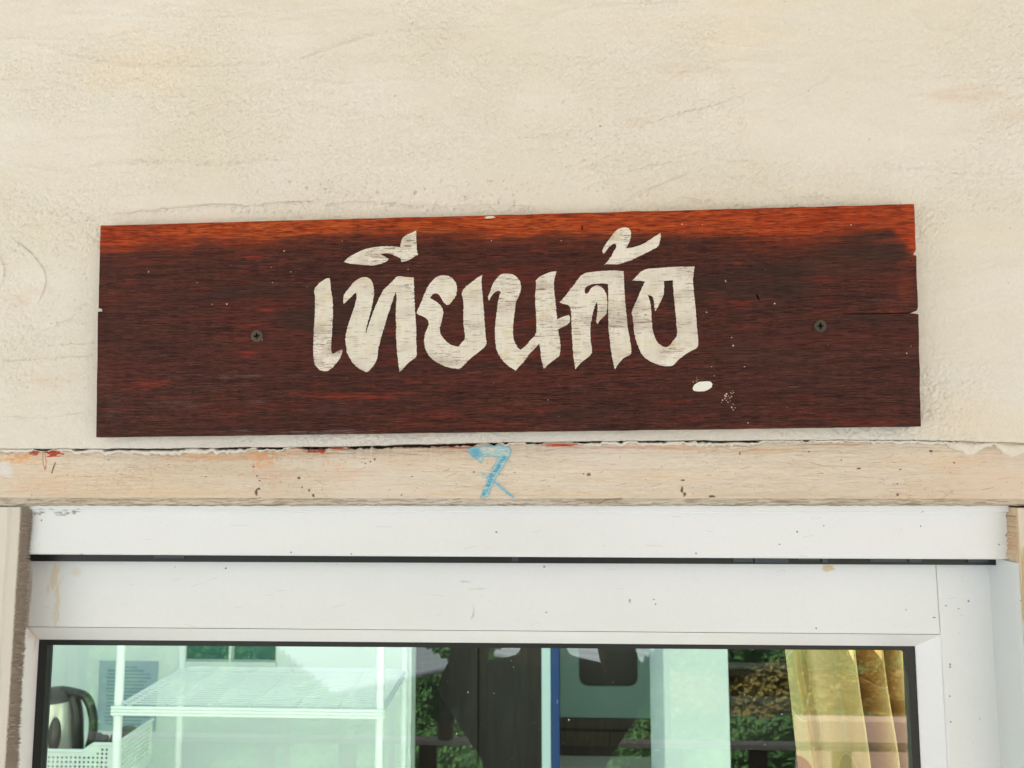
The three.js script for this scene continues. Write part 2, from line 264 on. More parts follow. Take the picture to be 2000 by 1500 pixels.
{
  const nx = 920, ny = 430, X0 = -0.62, X1 = 0.62, Y1 = WR.y1 - 0.002, pos = new Float32Array((nx + 1) * (ny + 2) * 3), idx = [];
  for (let i = 0; i <= nx; i++) {
    const x = mix(X0, X1, i / nx), px = pxOf(x), yb = at(px, crackPx(px)).y;
    for (let j = 0; j <= ny; j++) { const t = j / ny, y = mix(yb, Y1, t), k = (j * (nx + 1) + i) * 3; pos[k] = x; pos[k + 1] = y; pos[k + 2] = heightAt(x, y) * 0.9; }
    const k = ((ny + 1) * (nx + 1) + i) * 3; pos[k] = x; pos[k + 1] = yb; pos[k + 2] = -0.016;
  }
  const id = (i, j) => j * (nx + 1) + i;
  for (let j = 0; j < ny; j++) for (let i = 0; i < nx; i++) idx.push(id(i, j), id(i + 1, j), id(i + 1, j + 1), id(i, j), id(i + 1, j + 1), id(i, j + 1));
  for (let i = 0; i < nx; i++) idx.push(id(i, ny + 1), id(i + 1, ny + 1), id(i + 1, 0), id(i, ny + 1), id(i + 1, 0), id(i, 0));
  let g = new THREE.BufferGeometry(); g.setAttribute('position', new THREE.BufferAttribute(pos, 3)); g.setIndex(idx); g.computeVertexNormals();
  part('plaster_face', plasterUV(g), plaster, wall);
  const yb = at(1000, 872).y, blocks = [box(-4, X0, yb, 2.62, -0.12, 0), box(X1, 4, yb, 2.62, -0.12, 0), box(X0, X1, Y1, 2.62, -0.12, 0), box(X0, X1, yb + 0.012, Y1, -0.12, -0.018), box(-4, -0.585, 0, yb, -0.12, 0), box(0.585, 4, 0, yb, -0.12, 0)];
  part('wall_body', plasterUV(merge(blocks)), plaster, wall);
  // the thin ragged skin of plaster left on the beam below the crack
  const P = [], I = [], n = 1400;
  for (let i = 0; i <= n; i++) {
    const x = mix(-0.6, 0.6, i / n), px = pxOf(x), c = crackPx(px) + gapPx(px), l = Math.max(0, lipPx(px)), yt = at(px, c).y, th = 0.0012 + 0.0022 * noise(px / 18, 7, 76) * (l > 9 ? 1.6 : 1);
    const ym = at(px, c + l * 0.55).y, yl = at(px, c + l).y;
    const zt = gapPx(px) < 0.3 ? heightAt(x, yt) * 0.9 - 0.0002 : -0.003 + th * (l > 0 ? 1 : 0);
    P.push(x, yt, -0.016, x, yt, zt, x, ym, l > 0 ? mix(zt, -0.0026 + th * 0.6, 0.6) : -0.0031, x, yl, -0.0028 + (l > 0 ? 0.0005 : -0.0006), x, yl, -0.0045);
    if (i < n) for (let k = 0; k < 4; k++) { const a = i * 5 + k, b = a + 5; I.push(a, a + 1, b + 1, a, b + 1, b); }
  }
  g = new THREE.BufferGeometry(); g.setAttribute('position', new THREE.Float32BufferAttribute(P, 3)); g.setIndex(I); g.computeVertexNormals();
  part('plaster_lip', plasterUV(g), plaster, wall);
}

// ---------------------------------------------------------------- the wooden beam over the door and its posts
const LR = { x0: -0.60, x1: 0.60, y0: at(1000, 996).y, y1: at(1000, 852).y };
const beamPic = new Pic(2048, 256, LR);
beamPic.each((x, y) => {
  const px = pxOf(x), lower = y < at(1000, 974).y;
  const g = fbm(x * 22, y * 420, 81, 4) - 0.5, f = fbm(x * 120, y * 1500, 82, 3) - 0.5, b = fbm(x * 9, y * 26, 83, 4) - 0.5, cr = Math.abs(fbm(x * 60 + 0.6 * g, y * 260, 84, 3) - 0.5);
  const pale = sstep(0.42, 0.66, fbm(x * 7 + 5, y * 22, 85, 4)), warm = sstep(0.46, 0.72, fbm(x * 8, y * 24 + 9, 86, 4));
  const ff = fbm(x * 260, y * 900, 80, 2) - 0.5;
  let c = [218 + 20 * b + 13 * g + 14 * f + 12 * ff, 204 + 22 * b + 15 * g + 15 * f + 13 * ff, 186 + 26 * b + 18 * g + 17 * f + 14 * ff];
  c = c.map((v, i) => mix(v, [226, 213, 200][i], pale * 0.7)); c = c.map((v, i) => mix(v, [220, 188, 156][i], warm * 0.3));
  const scr = sstep(0.035, 0.0, cr) * 0.28 * sstep(0.5, 0.7, fbm(x * 12, y * 30, 87, 3)); c = c.map((v, i) => mix(v, [146, 112, 84][i], scr));
  if (lower) { const q = sstep(0.5, 0.66, fbm(x * 90, y * 900, 88, 3)); c = c.map((v, i) => mix(v * 0.93, [150, 134, 112][i], q * 0.6)); }
  return c;
});
{
  const B = (px, py, rx, ry, col, al, s, ro = 0.8, so = 0.5) => beamPic.blot(...xy(px, py), rx * MM, ry * MM, col, al * (rx > 50 ? 0.6 : 1), s, ro * 1.2, rx > 30 ? 0.9 : so, rx > 30 ? 2 : 1, rx > 30 ? 1.6 : 1);
  const OR = [226, 158, 98], RED = [176, 60, 34], DK = [84, 56, 38], PK = [222, 160, 138];
  B(35, 895, 40, 12, OR, 0.7, 1); B(100, 885, 22, 6, RED, 0.9, 2, 0.9, 0.3); B(62, 884, 10, 5, RED, 0.8, 3); B(90, 940, 60, 14, [222, 180, 140], 0.6, 4); B(70, 958, 90, 12, [226, 172, 130], 0.5, 5);
  B(5, 915, 18, 20, [222, 222, 224], 0.7, 6); B(420, 892, 120, 8, [222, 152, 96], 0.6, 7); B(310, 886, 90, 6, [222, 160, 110], 0.5, 8); B(505, 895, 34, 22, [226, 158, 112], 0.55, 9); B(585, 887, 90, 8, [222, 158, 112], 0.7, 10);
  B(615, 878, 24, 6, RED, 0.95, 11, 0.9, 0.3); B(572, 874, 34, 3, RED, 0.8, 12); B(655, 876, 26, 4, [170, 70, 44], 0.9, 13); B(530, 930, 60, 26, PK, 0.35, 14); B(660, 925, 70, 30, [226, 182, 150], 0.4, 15);
  B(900, 874, 65, 3.6, RED, 1, 16, 0.5, 0.3); B(800, 873, 90, 2.6, [150, 66, 42], 0.8, 17, 0.6, 0.3); B(1095, 869, 48, 4, [196, 56, 30], 1, 18, 0.5, 0.3); B(1230, 874, 110, 5, [214, 150, 134], 0.7, 19); B(1340, 875, 120, 7, [222, 150, 104], 0.55, 20); B(1500, 880, 90, 7, [224, 168, 118], 0.6, 21);
  B(1800, 900, 130, 20, [226, 190, 148], 0.4, 22); B(1960, 940, 80, 34, [218, 192, 180], 0.5, 23); B(1950, 895, 60, 20, [214, 182, 166], 0.45, 24); B(1640, 868, 110, 2.2, [180, 100, 66], 0.7, 25); B(1300, 930, 150, 18, [226, 200, 164], 0.5, 26);
  B(1880, 905, 120, 30, [222, 196, 172], 0.4, 27); B(1000, 968, 300, 4, [222, 184, 132], 0.6, 28); B(1500, 968, 400, 4, [218, 178, 132], 0.5, 29); B(300, 962, 260, 6, [224, 186, 140], 0.5, 30);
  for (const [px, py, rx, ry] of [[498, 962, 4, 8], [503, 955, 4, 3], [1333, 957, 3, 7], [1338, 966, 4, 5], [783, 967, 2, 2], [1391, 970, 7, 2.5], [1756, 966, 3, 3], [1822, 881, 4, 3], [1867, 904, 2.4, 2], [1335, 938, 5, 2], [1150, 927, 5, 4], [1140, 925, 2, 2], [1447, 886, 1.6, 4], [1583, 882, 2.5, 1.5], [400, 931, 2, 1.5], [582, 934, 4, 3], [588, 952, 2, 3], [602, 958, 2, 4], [610, 968, 3, 4], [500, 930, 2, 2], [493, 912, 2.6, 2], [505, 939, 3, 1.5], [925, 922, 3, 1.5], [803, 931, 2, 1.5], [1005, 923, 1.6, 1.2], [730, 897, 2, 3], [722, 902, 2, 2], [712, 905, 1.5, 2], [1756, 945, 2, 1.6], [1762, 917, 3, 1.6], [1645, 898, 2, 2], [1680, 915, 5, 2], [155, 882, 3, 2], [208, 898, 1.8, 1.4]]) B(px, py, rx, ry, DK, 0.85, px, 0.5, 0.5);
  beamPic.stroke([xy(104, 904), xy(97, 924)], 1.4 * MM, [92, 62, 44], 0.9, 3); beamPic.stroke([xy(78, 886), xy(80, 905), xy(84, 919), xy(86, 903), xy(83, 888)], 1 * MM, [180, 120, 80], 0.8, 4);
  const r = rng(21);
  for (let i = 0; i < 120; i++) { const px = r() * 2000, py = 880 + r() * 90, L = 4 + r() * 22, a = (r() - 0.5) * 1.4; beamPic.stroke([xy(px, py), xy(px + L * Math.cos(a) * 0.6, py + L * Math.sin(a) * 0.4), xy(px + L * Math.cos(a), py + L * Math.sin(a) * 0.6 + (r() - 0.5) * 4)], (0.35 + r() * 0.4) * MM, [168, 124, 92], 0.25 + 0.4 * r(), i); }
  for (let i = 0; i < 150; i++) { const px = 180 + r() * 120, py = 905 + r() * 60, a = r() * 6; beamPic.stroke([xy(px, py), xy(px + 5 * Math.cos(a), py + 3 * Math.sin(a))], 0.4 * MM, [172, 132, 96], 0.4, i); }
  for (let i = 0; i < 60; i++) { const px = 490 + r() * 170, py = 878 + r() * 70; beamPic.stroke([xy(px, py), xy(px + 4 - r() * 8, py + 8 + r() * 10)], 0.4 * MM, [206, 128, 92], 0.4 * r() + 0.15, i); }
  for (let i = 0; i < 220; i++) { const px = r() * 2000, py = 976 + r() * 12, L = 6 + r() * 30; beamPic.stroke([xy(px, py), xy(px + L, py + (r() - 0.6) * 7)], (0.4 + r() * 0.6) * MM, r() < 0.5 ? [128, 104, 84] : [232, 222, 210], 0.3 + 0.3 * r(), i); }
  beamPic.stroke([xy(1168, 986), xy(1185, 977), xy(1215, 973)], 1 * MM, [124, 92, 70], 0.7, 5);
  for (let i = 0; i < 260; i++) B(r() * 2000, 880 + r() * 92, 0.6 + r() * 1.2, 0.5 + r() * 0.8, [120, 88, 62], 0.3 + 0.4 * r(), i, 0.4);
}
const beamTex = beamPic.texture(THREE.MirroredRepeatWrapping);
const beamBumpPic = new Pic(2048, 256, LR).each((x, y) => { const v = 128 + 90 * (fbm(x * 30, y * 600, 91, 4) - 0.5) + 60 * (fbm(x * 220, y * 900, 92, 2) - 0.5); return [v, v, v]; });
const beamWood = std({ map: beamTex, bumpMap: beamBumpPic.texture(THREE.MirroredRepeatWrapping, false), bumpScale: 0.0022, roughness: 0.72 });
const frameWood = thing('wooden_door_frame', 'weathered cream painted timber frame around the white door, blue number on its top beam', 'door frame', at(1000, 930, -0.003));
{
  // beam face: its top edge follows the crack
  const P = [], I = [], n = 1400, zf = -0.003, yl = (px) => 973.5 + (noise(px / 40, 3, 95) - 0.5) * 1.2;
  for (let i = 0; i <= n; i++) {
    const x = mix(-0.6, 0.6, i / n), px = pxOf(x), yt = at(px, crackPx(px) + gapPx(px)).y, yb = at(px, yl(px), zf).y, ys = at(px, 987.5 + (noise(px / 12, 3, 96) - 0.5) * 1.8, -0.009).y;
    const w = (k) => (noise(px / 23, k * 3, 97) - 0.5) * 0.0008;
    P.push(x, yt, -0.016, x, yt, zf - 0.001, x, mix(yt, yb, 0.3), zf + w(1), x, mix(yt, yb, 0.7), zf + w(2), x, yb, zf + w(3));
    if (i < n) for (let k = 0; k < 4; k++) { const a = i * 5 + k, b = a + 5; I.push(a, b, b + 1, a, b + 1, a + 1); }
  }
  let g = new THREE.BufferGeometry(); g.setAttribute('position', new THREE.Float32BufferAttribute(P, 3)); g.setIndex(I); g.computeVertexNormals();
  part('beam', uvRect(g, LR), beamWood, frameWood);
  const Q = [], J = [];
  for (let i = 0; i <= n; i++) {
    const x = mix(-0.6, 0.6, i / n), px = pxOf(x), yb = at(px, yl(px), zf).y + 0.0002, ys = at(px, 988 + (noise(px / 12, 3, 96) - 0.5) * 1.8, -0.008).y, w = (noise(px / 5, 4, 98) - 0.5) * 0.0012;
    Q.push(x, yb, zf - 0.0008, x, yb - 0.0009, -0.0075, x, mix(yb, ys, 0.5), -0.0075 + w, x, ys, -0.0085, x, ys + 0.0008, -0.07);
    if (i < n) for (let k = 0; k < 4; k++) { const a = i * 5 + k, b = a + 5; J.push(a, b, b + 1, a, b + 1, a + 1); }
  }
  g = new THREE.BufferGeometry(); g.setAttribute('position', new THREE.Float32BufferAttribute(Q, 3)); g.setIndex(J); g.computeVertexNormals();
  part('beam_lower_edge', uvRect(g, LR), beamWood, frameWood);
  const yS = at(1000, 988, -0.008).y;
  part('beam_core', box(-0.6, 0.6, yS + 0.004, yS + 0.075, -0.075, -0.0165), std({ color: lin(0.12, 0.07, 0.05), roughness: 0.9 }), frameWood);
  const xr = at(1993, 1090, -0.006).x, postPic = new Pic(128, 1024, { x0: 0, x1: 0.06, y0: 0, y1: 0.5 }).each((x, y) => { const s = fbm(x * 300, y * 26, 101, 4) - 0.5, q = sstep(0.45, 0.7, fbm(x * 90, y * 30, 102, 4)); const c = [196 + 40 * s, 176 + 44 * s, 144 + 48 * s]; return c.map((v, i) => mix(v, [226, 218, 204][i], q * 0.7)); });
  const postTex = postPic.texture(THREE.MirroredRepeatWrapping); postTex.repeat.set(16, 2);
  const postMat = std({ map: postTex, roughness: 0.8 });
  for (const [a, b] of [[xr, 0.585], [-0.585, -0.535]]) part('post', prism(roundPoly([[a, -0.006], [b, -0.006], [b, -0.11], [a, -0.11]], 0.002), alongY, 0, yS - 0.0006), postMat, frameWood);
  // pale filler smeared up the inner corner of the right post
  const F = [], r = rng(33); for (let i = 0; i <= 40; i++) F.push([at(1966 + (noise(i * 0.7, 1, 5) * 7), 1000 + i * 2.2, -0.02).x, at(1970, 1000 + i * 2.2, -0.02).y]);
  const out = [...F, ...F.slice().reverse().map(([x, y], i) => [xr + 0.002 + 0.001 * noise(i * 0.9, 2, 6), y])];
  part('filler', uvRect(shapeSolid(out, -0.0235, -0.0082), LR), std({ map: beamTex, color: lin(0.78, 0.70, 0.6), roughness: 0.85 }), frameWood);
}
// the blue hand painted 7 with a short stroke across it
{
  const S = 2000 / 260, c = (X, Y) => xy(840 + X / S * 1, 850 + Y / (1154 / 150), -0.0028);
  const num = [[560, 215], [640, 180], [760, 165], [900, 165], [1060, 160], [1190, 175], [1215, 240], [1190, 320], [1120, 440], [1060, 540], [1000, 640], [950, 720], [915, 800], [885, 890], [860, 935], [755, 935], [790, 850], [825, 760], [860, 660], [900, 560], [960, 450], [1010, 370], [1040, 330], [940, 318], [800, 325], [790, 380], [770, 425], [700, 375], [620, 310], [580, 250]];
  const tick1 = [[770, 545], [800, 580], [840, 600], [880, 610], [870, 655], [820, 650], [775, 610], [755, 575]], tick2 = [[960, 690], [1010, 690], [1060, 750], [1130, 815], [1200, 870], [1270, 935], [1225, 940], [1150, 880], [1080, 830], [1000, 770], [950, 740]];
  const NR = { x0: at(905, 900).x, x1: at(1010, 900).x, y0: at(1000, 980).y, y1: at(1000, 862).y };
  const line = [[1110, 340], [1010, 500], [930, 600], [890, 720], [830, 830], [780, 920]].map(([X, Y]) => c(X, Y)), edge1 = num.map(([X, Y]) => c(X, Y)), t2 = [[970, 700], [1080, 800], [1250, 930]].map(([X, Y]) => c(X, Y));
  const pic = new Pic(256, 288, NR).each((x, y) => {
    const s = fbm(x * 300, y * 1400, 111, 3), k = sstep(0.34, 0.6, s), d = segDist(x, y, line) / MM, e = segDist(x, y, edge1) / MM, h = segDist(x, y, t2) / MM, [cx, cy] = c(680, 280), dk = 1 - sstep(2, 20, Math.hypot((x - cx) / MM, (y - cy) / MM));
    let col = [212, 208, 192].map((v, i) => mix(v, [140, 194, 206][i], k)); col = col.map((v, i) => mix(v, [66, 150, 190][i], Math.max(0.62 * dk, 0.85 * sstep(6, 2, d) * sstep(0.2, 0.5, noise(x * 900, y * 1500, 112)), 0.5 * sstep(2, 0.4, e), 0.4 * sstep(3, 0.5, h)))); return col;
  });
  const m = std({ map: pic.texture(), roughness: 0.8 });
  const rag = (l) => { const o = []; for (let i = 0; i < l.length; i++) { const a = l[i], b = l[(i + 1) % l.length], n = Math.ceil(Math.hypot(a[0] - b[0], a[1] - b[1]) / 14); for (let k = 0; k < n; k++) { const X = mix(a[0], b[0], k / n), Y = mix(a[1], b[1], k / n); o.push(c(X + (noise(X / 9, Y / 9, 4) - 0.5) * 16, Y + (noise(X / 9, Y / 9, 8) - 0.5) * 16)); } } return o; };
  const g = merge([rag(num), rag(tick1), rag(tick2)].map((l) => shapeSolid(l, -0.0040, -0.0022)));
  part('painted_number', uvRect(g, NR), m, frameWood).userData.label = 'blue hand painted number 7 with a small cross stroke';
}

// ---------------------------------------------------------------- the wooden name board
const SZ = 0.015, BZ = 0.0035;                                      // front and back of the board
const cornersPx = [[195.5, 440], [1786, 398], [1799.5, 832.5], [187, 854]];
const BR = { x0: at(187, 640, SZ).x - 0.002, x1: at(1800, 640, SZ).x + 0.002, y0: at(187, 854, SZ).y - 0.003, y1: at(1786, 398, SZ).y + 0.003 };
const s2 = (px, py) => xy(px, py, SZ);
// the board's own grain direction: along its lower edge
const gA = s2(187, 854), gB = s2(1799, 832), gAng = Math.atan2(gB[1] - gA[1], gB[0] - gA[0]);
const boardPic = new Pic(2048, 576, BR);
{
  const ca = Math.cos(gAng), sa = Math.sin(gAng), TA = at(195, 440, SZ), TB = at(1786, 398, SZ);
  boardPic.each((X, Y) => {
    const x = ca * X + sa * Y, y = -sa * X + ca * Y, t = (X - TA.x) / (TB.x - TA.x), fromTop = (mix(TA.y, TB.y, t) - Y) / MM;      // photograph pixels below the top edge
    const wob = (fbm(x * 5, 2, 121, 3) - 0.5) * 0.006, yy = y + wob;
    const g1 = fbm(x * 24, yy * 620, 122, 4), g2 = fbm(x * 120, yy * 2100, 123, 3), g3 = noise(x * 420, yy * 3600, 124), big = fbm(x * 5, yy * 60, 125, 3), amp = 0.45 + 1.1 * fbm(x * 7, yy * 45, 138, 3);
    let c = [69 + 30 * (g1 - 0.5) + amp * (52 * (g2 - 0.5) + 26 * (g3 - 0.5)), 36 + 18 * (g1 - 0.5) + amp * (36 * (g2 - 0.5) + 19 * (g3 - 0.5)), 29 + 15 * (g1 - 0.5) + amp * (30 * (g2 - 0.5) + 16 * (g3 - 0.5))];
    c = c.map((v, i) => mix(v, [86, 38, 32][i] + 30 * (g2 - 0.5), sstep(0.5, 0.75, big) * 0.6)); c = c.map((v, i) => mix(v, [50, 36, 30][i] + 24 * (g2 - 0.5), sstep(0.55, 0.7, fbm(x * 6 + 9, yy * 34, 126, 3)) * 0.6));
    // worn streaks of red stain
    const streak = sstep(0.56, 0.78, fbm(x * 40 + 4, yy * 330, 127, 4)) * sstep(0.40, 0.7, fbm(x * 9, yy * 24, 128, 3)); c = c.map((v, i) => mix(v, [122, 40, 26][i] + 60 * (g2 - 0.5), streak * 0.42));
    // bare orange heartwood along the top edge
    const edge = 37 + 16 * (fbm(t * 9, 0, 129, 3) - 0.5) * 2 + 10 * (fbm(t * 60, yy * 120, 130, 2) - 0.5) + 14 * sstep(0.78, 0.84, t) * sstep(0.97, 0.90, t) + 6 * sstep(0.22, 0.05, t) - 6 * sstep(0.14, 0.3, t) * sstep(0.5, 0.4, t) + 10 * sstep(0.5, 0.8, t) + 60 * sstep(0.965, 1.0, t);
    const fall = sstep(edge + 55, edge, fromTop) * sstep(0.3, 0.7, fbm(x * 20, yy * 260, 137, 3)); c = c.map((v, i) => mix(v, [112, 42, 24][i] + 50 * (g2 - 0.5), fall * 0.6));
    const o = sstep(edge + 19, edge - 15, fromTop + 34 * (g1 - 0.5) + 10 * (g2 - 0.5)), fig = fbm(x * 70 + yy * 190 + 0.6 * fbm(x * 16, yy * 80, 135, 2), yy * 760 + 5 * fbm(x * 9, yy * 40, 136, 2), 131, 4), pore = sstep(0.62, 0.74, noise(x * 160 + yy * 400, yy * 2200, 132));
    let oc = [168 + 84 * (fig - 0.5) + 40 * (g2 - 0.5), 71 + 66 * (fig - 0.5) + 30 * (g2 - 0.5), 27 + 30 * (fig - 0.5) + 12 * (g2 - 0.5)]; const rd = clamp(0.35 * sstep(0.5, 0.75, fbm(x * 7, yy * 30, 133, 3)) + 0.45 * sstep(0.55, 0.95, t) + 0.5 * sstep(0.16, 0.0, t)); oc = oc.map((v, i) => mix(v, [150, 46, 22][i] + 40 * (fig - 0.5), rd)); oc = oc.map((v, i) => mix(v, [74, 24, 14][i], pore * 0.55));
    c = c.map((v, i) => mix(v, oc[i], o * (0.9 + 0.1 * g3)));
    // dark open pores
    const por = sstep(0.72, 0.86, noise(x * 95, yy * 2600, 134)); c = c.map((v) => v * (1 - 0.42 * por * (1 - o)));
    return c;
  });
  const B = (px, py, rx, ry, col, al, s, ro = 0.9) => { // stain worn through along the grain
    const [cx, cy] = s2(px, py), RX = rx * MM, RY = ry * MM;
    boardPic.area(cx - RX * 1.7, cx + RX * 1.7, cy - RY * 1.7, cy + RY * 1.7, (u, v) => { const w = v - Math.tan(gAng) * u, d = Math.hypot((u - cx) / RX, (v - cy) / RY) + (fbm(u * 45, w * 420, s, 4) - 0.5) * 2 * ro, k = sstep(0.25, 0.62, fbm(u * 110, w * 2000, s + 50, 3)); return [...col.map((q) => q + 46 * (k - 0.6)), al * 0.66 * (1 - sstep(0.1, 1, d)) * (0.25 + 0.75 * k)]; });
  };
  const RED = [156, 46, 26], BLUE = [128, 126, 140], PALE = [170, 156, 150];
  for (const [px, py, rx, ry, a] of [[510, 500, 40, 8, 0.8], [520, 523, 30, 5, 0.5], [630, 495, 60, 10, 0.35], [320, 512, 70, 8, 0.35], [305, 575, 40, 10, 0.55], [255, 545, 20, 22, 0.4], [520, 606, 34, 5, 0.8], [485, 690, 32, 12, 0.7], [470, 665, 22, 8, 0.5], [300, 752, 70, 14, 0.55], [625, 748, 22, 8, 0.8], [640, 770, 90, 6, 0.55], [700, 775, 90, 8, 0.45], [770, 570, 20, 14, 0.5], [765, 650, 14, 10, 0.6], [450, 800, 100, 10, 0.3], [820, 812, 120, 12, 0.4], [1000, 800, 120, 10, 0.45], [940, 830, 140, 7, 0.5], [1245, 548, 24, 5, 0.5], [1440, 515, 12, 4, 0.6], [1610, 548, 34, 4, 0.6], [1620, 518, 30, 3, 0.5], [1560, 486, 60, 6, 0.35], [1480, 836, 110, 5, 0.6], [1700, 825, 90, 10, 0.55], [1760, 800, 40, 10, 0.4], [1600, 812, 90, 6, 0.35], [1110, 560, 18, 16, 0.35], [920, 615, 12, 30, 0.35], [1460, 640, 50, 7, 0.3], [250, 800, 70, 6, 0.35]]) B(px, py, rx, ry, RED, a, px + py);
  B(1770, 560, 26, 60, [132, 50, 24], 0.7, 11); B(1740, 470, 50, 16, [140, 52, 28], 0.5, 12); B(1640, 520, 100, 30, [84, 44, 26], 0.4, 13);
  for (const [px, py, rx, ry, a] of [[580, 845, 190, 5, 0.8], [500, 785, 28, 10, 0.5], [350, 790, 60, 14, 0.28], [205, 735, 14, 34, 0.22], [220, 800, 18, 34, 0.18], [470, 735, 150, 4, 0.4], [650, 800, 90, 8, 0.2], [430, 760, 60, 8, 0.22]]) B(px, py, rx, ry, BLUE, a, px * 3 + py, 1.1, 0.9);
  for (const [px, py, rx, ry, a] of [[440, 545, 60, 1, 0.35], [350, 732, 110, 1, 0.45], [300, 608, 60, 0.8, 0.3], [560, 732, 60, 0.8, 0.3], [1550, 755, 14, 1, 0.6], [1390, 620, 14, 0.7, 0.6]]) B(px, py, rx, ry, PALE, a, px, 0.6);
  B(1500, 690, 130, 40, [56, 42, 34], 0.5, 14); B(1760, 770, 34, 14, [38, 26, 20], 0.7, 15); B(1560, 740, 130, 50, [64, 42, 34], 0.35, 16);
  const r = rng(77), dot = (px, py, q, a = 0.95, col = [222, 214, 200]) => boardPic.blot(...s2(px, py), q * MM, q * MM, col, a, Math.round(px), 0.25, 0.4);
  for (const [px, py, q] of [[290, 531, 1.6], [443, 594, 1.8], [414, 594, 1], [385, 552, 1], [555, 490, 1.6], [532, 552, 1], [512, 664, 1.2], [530, 522, 1], [568, 531, 1.2], [1432, 675, 2], [1429, 659, 1.4], [1513, 593, 1.8], [1380, 610, 1.4], [1771, 690, 1.6], [1779, 676, 1], [1662, 439, 1.4], [1096, 470, 1.2], [1372, 439, 1], [1454, 716, 1.2], [1390, 716, 1.2], [1070, 781, 1], [960, 470, 1.2], [797, 526, 1.2], [1417, 548, 1.4], [1332, 438, 1.4], [668, 471, 1], [1418, 550, 1], [1395, 734, 1], [1354, 746, 1.2], [1360, 745, 1.1], [1461, 826, 1.4], [600, 560, 0.9]]) dot(px, py, q);
  for (let i = 0; i < 130; i++) dot(200 + r() * 1580, 460 + r() * 370, 0.4 + r() * 0.6, 0.3 + 0.4 * r(), [190, 170, 150]);
  for (const [X, Y, q] of [[1390, 895, 2.2], [1360, 925, 2.2], [1380, 945, 2], [1355, 985, 1.8], [1312, 1015, 2], [1385, 1020, 1.4], [1418, 1055, 1.5], [1455, 970, 1.5], [1488, 945, 1.8], [1425, 938, 1], [1415, 992, 0.9], [1462, 1030, 1.1], [1295, 1062, 1], [1470, 865, 1.3], [1495, 885, 1.4], [1510, 835, 1.2], [1530, 870, 1.3], [1520, 1095, 1.1], [1490, 1150, 1.5], [1495, 1165, 1.4], [1558, 1165, 1.3], [1522, 1205, 1.6], [1458, 915, 0.8]]) dot(1280 + X / 10, 680 + Y / 10, q * 0.85);
  boardPic.stroke([s2(1360, 737), s2(1363, 744)], 0.5 * MM, [170, 160, 150], 0.8);
}
const boardBump = new Pic(2048, 576, BR).each((x, y) => { const yy = y - Math.tan(gAng) * x, v = 128 + 120 * (fbm(x * 30, yy * 1900, 141, 3) - 0.5) - 50 * sstep(0.72, 0.86, noise(x * 95, yy * 2600, 134)); return [v, v, v]; }).texture(undefined, false);
const boardWood = phys({ map: boardPic.texture(), bumpMap: boardBump, bumpScale: 0.0010, roughness: 0.6, specularIntensity: 0.35 });
const sign = thing('name_board', 'dark red-brown wooden name board with cream hand painted lettering on the plaster wall', 'sign', at(993, 635, BZ));
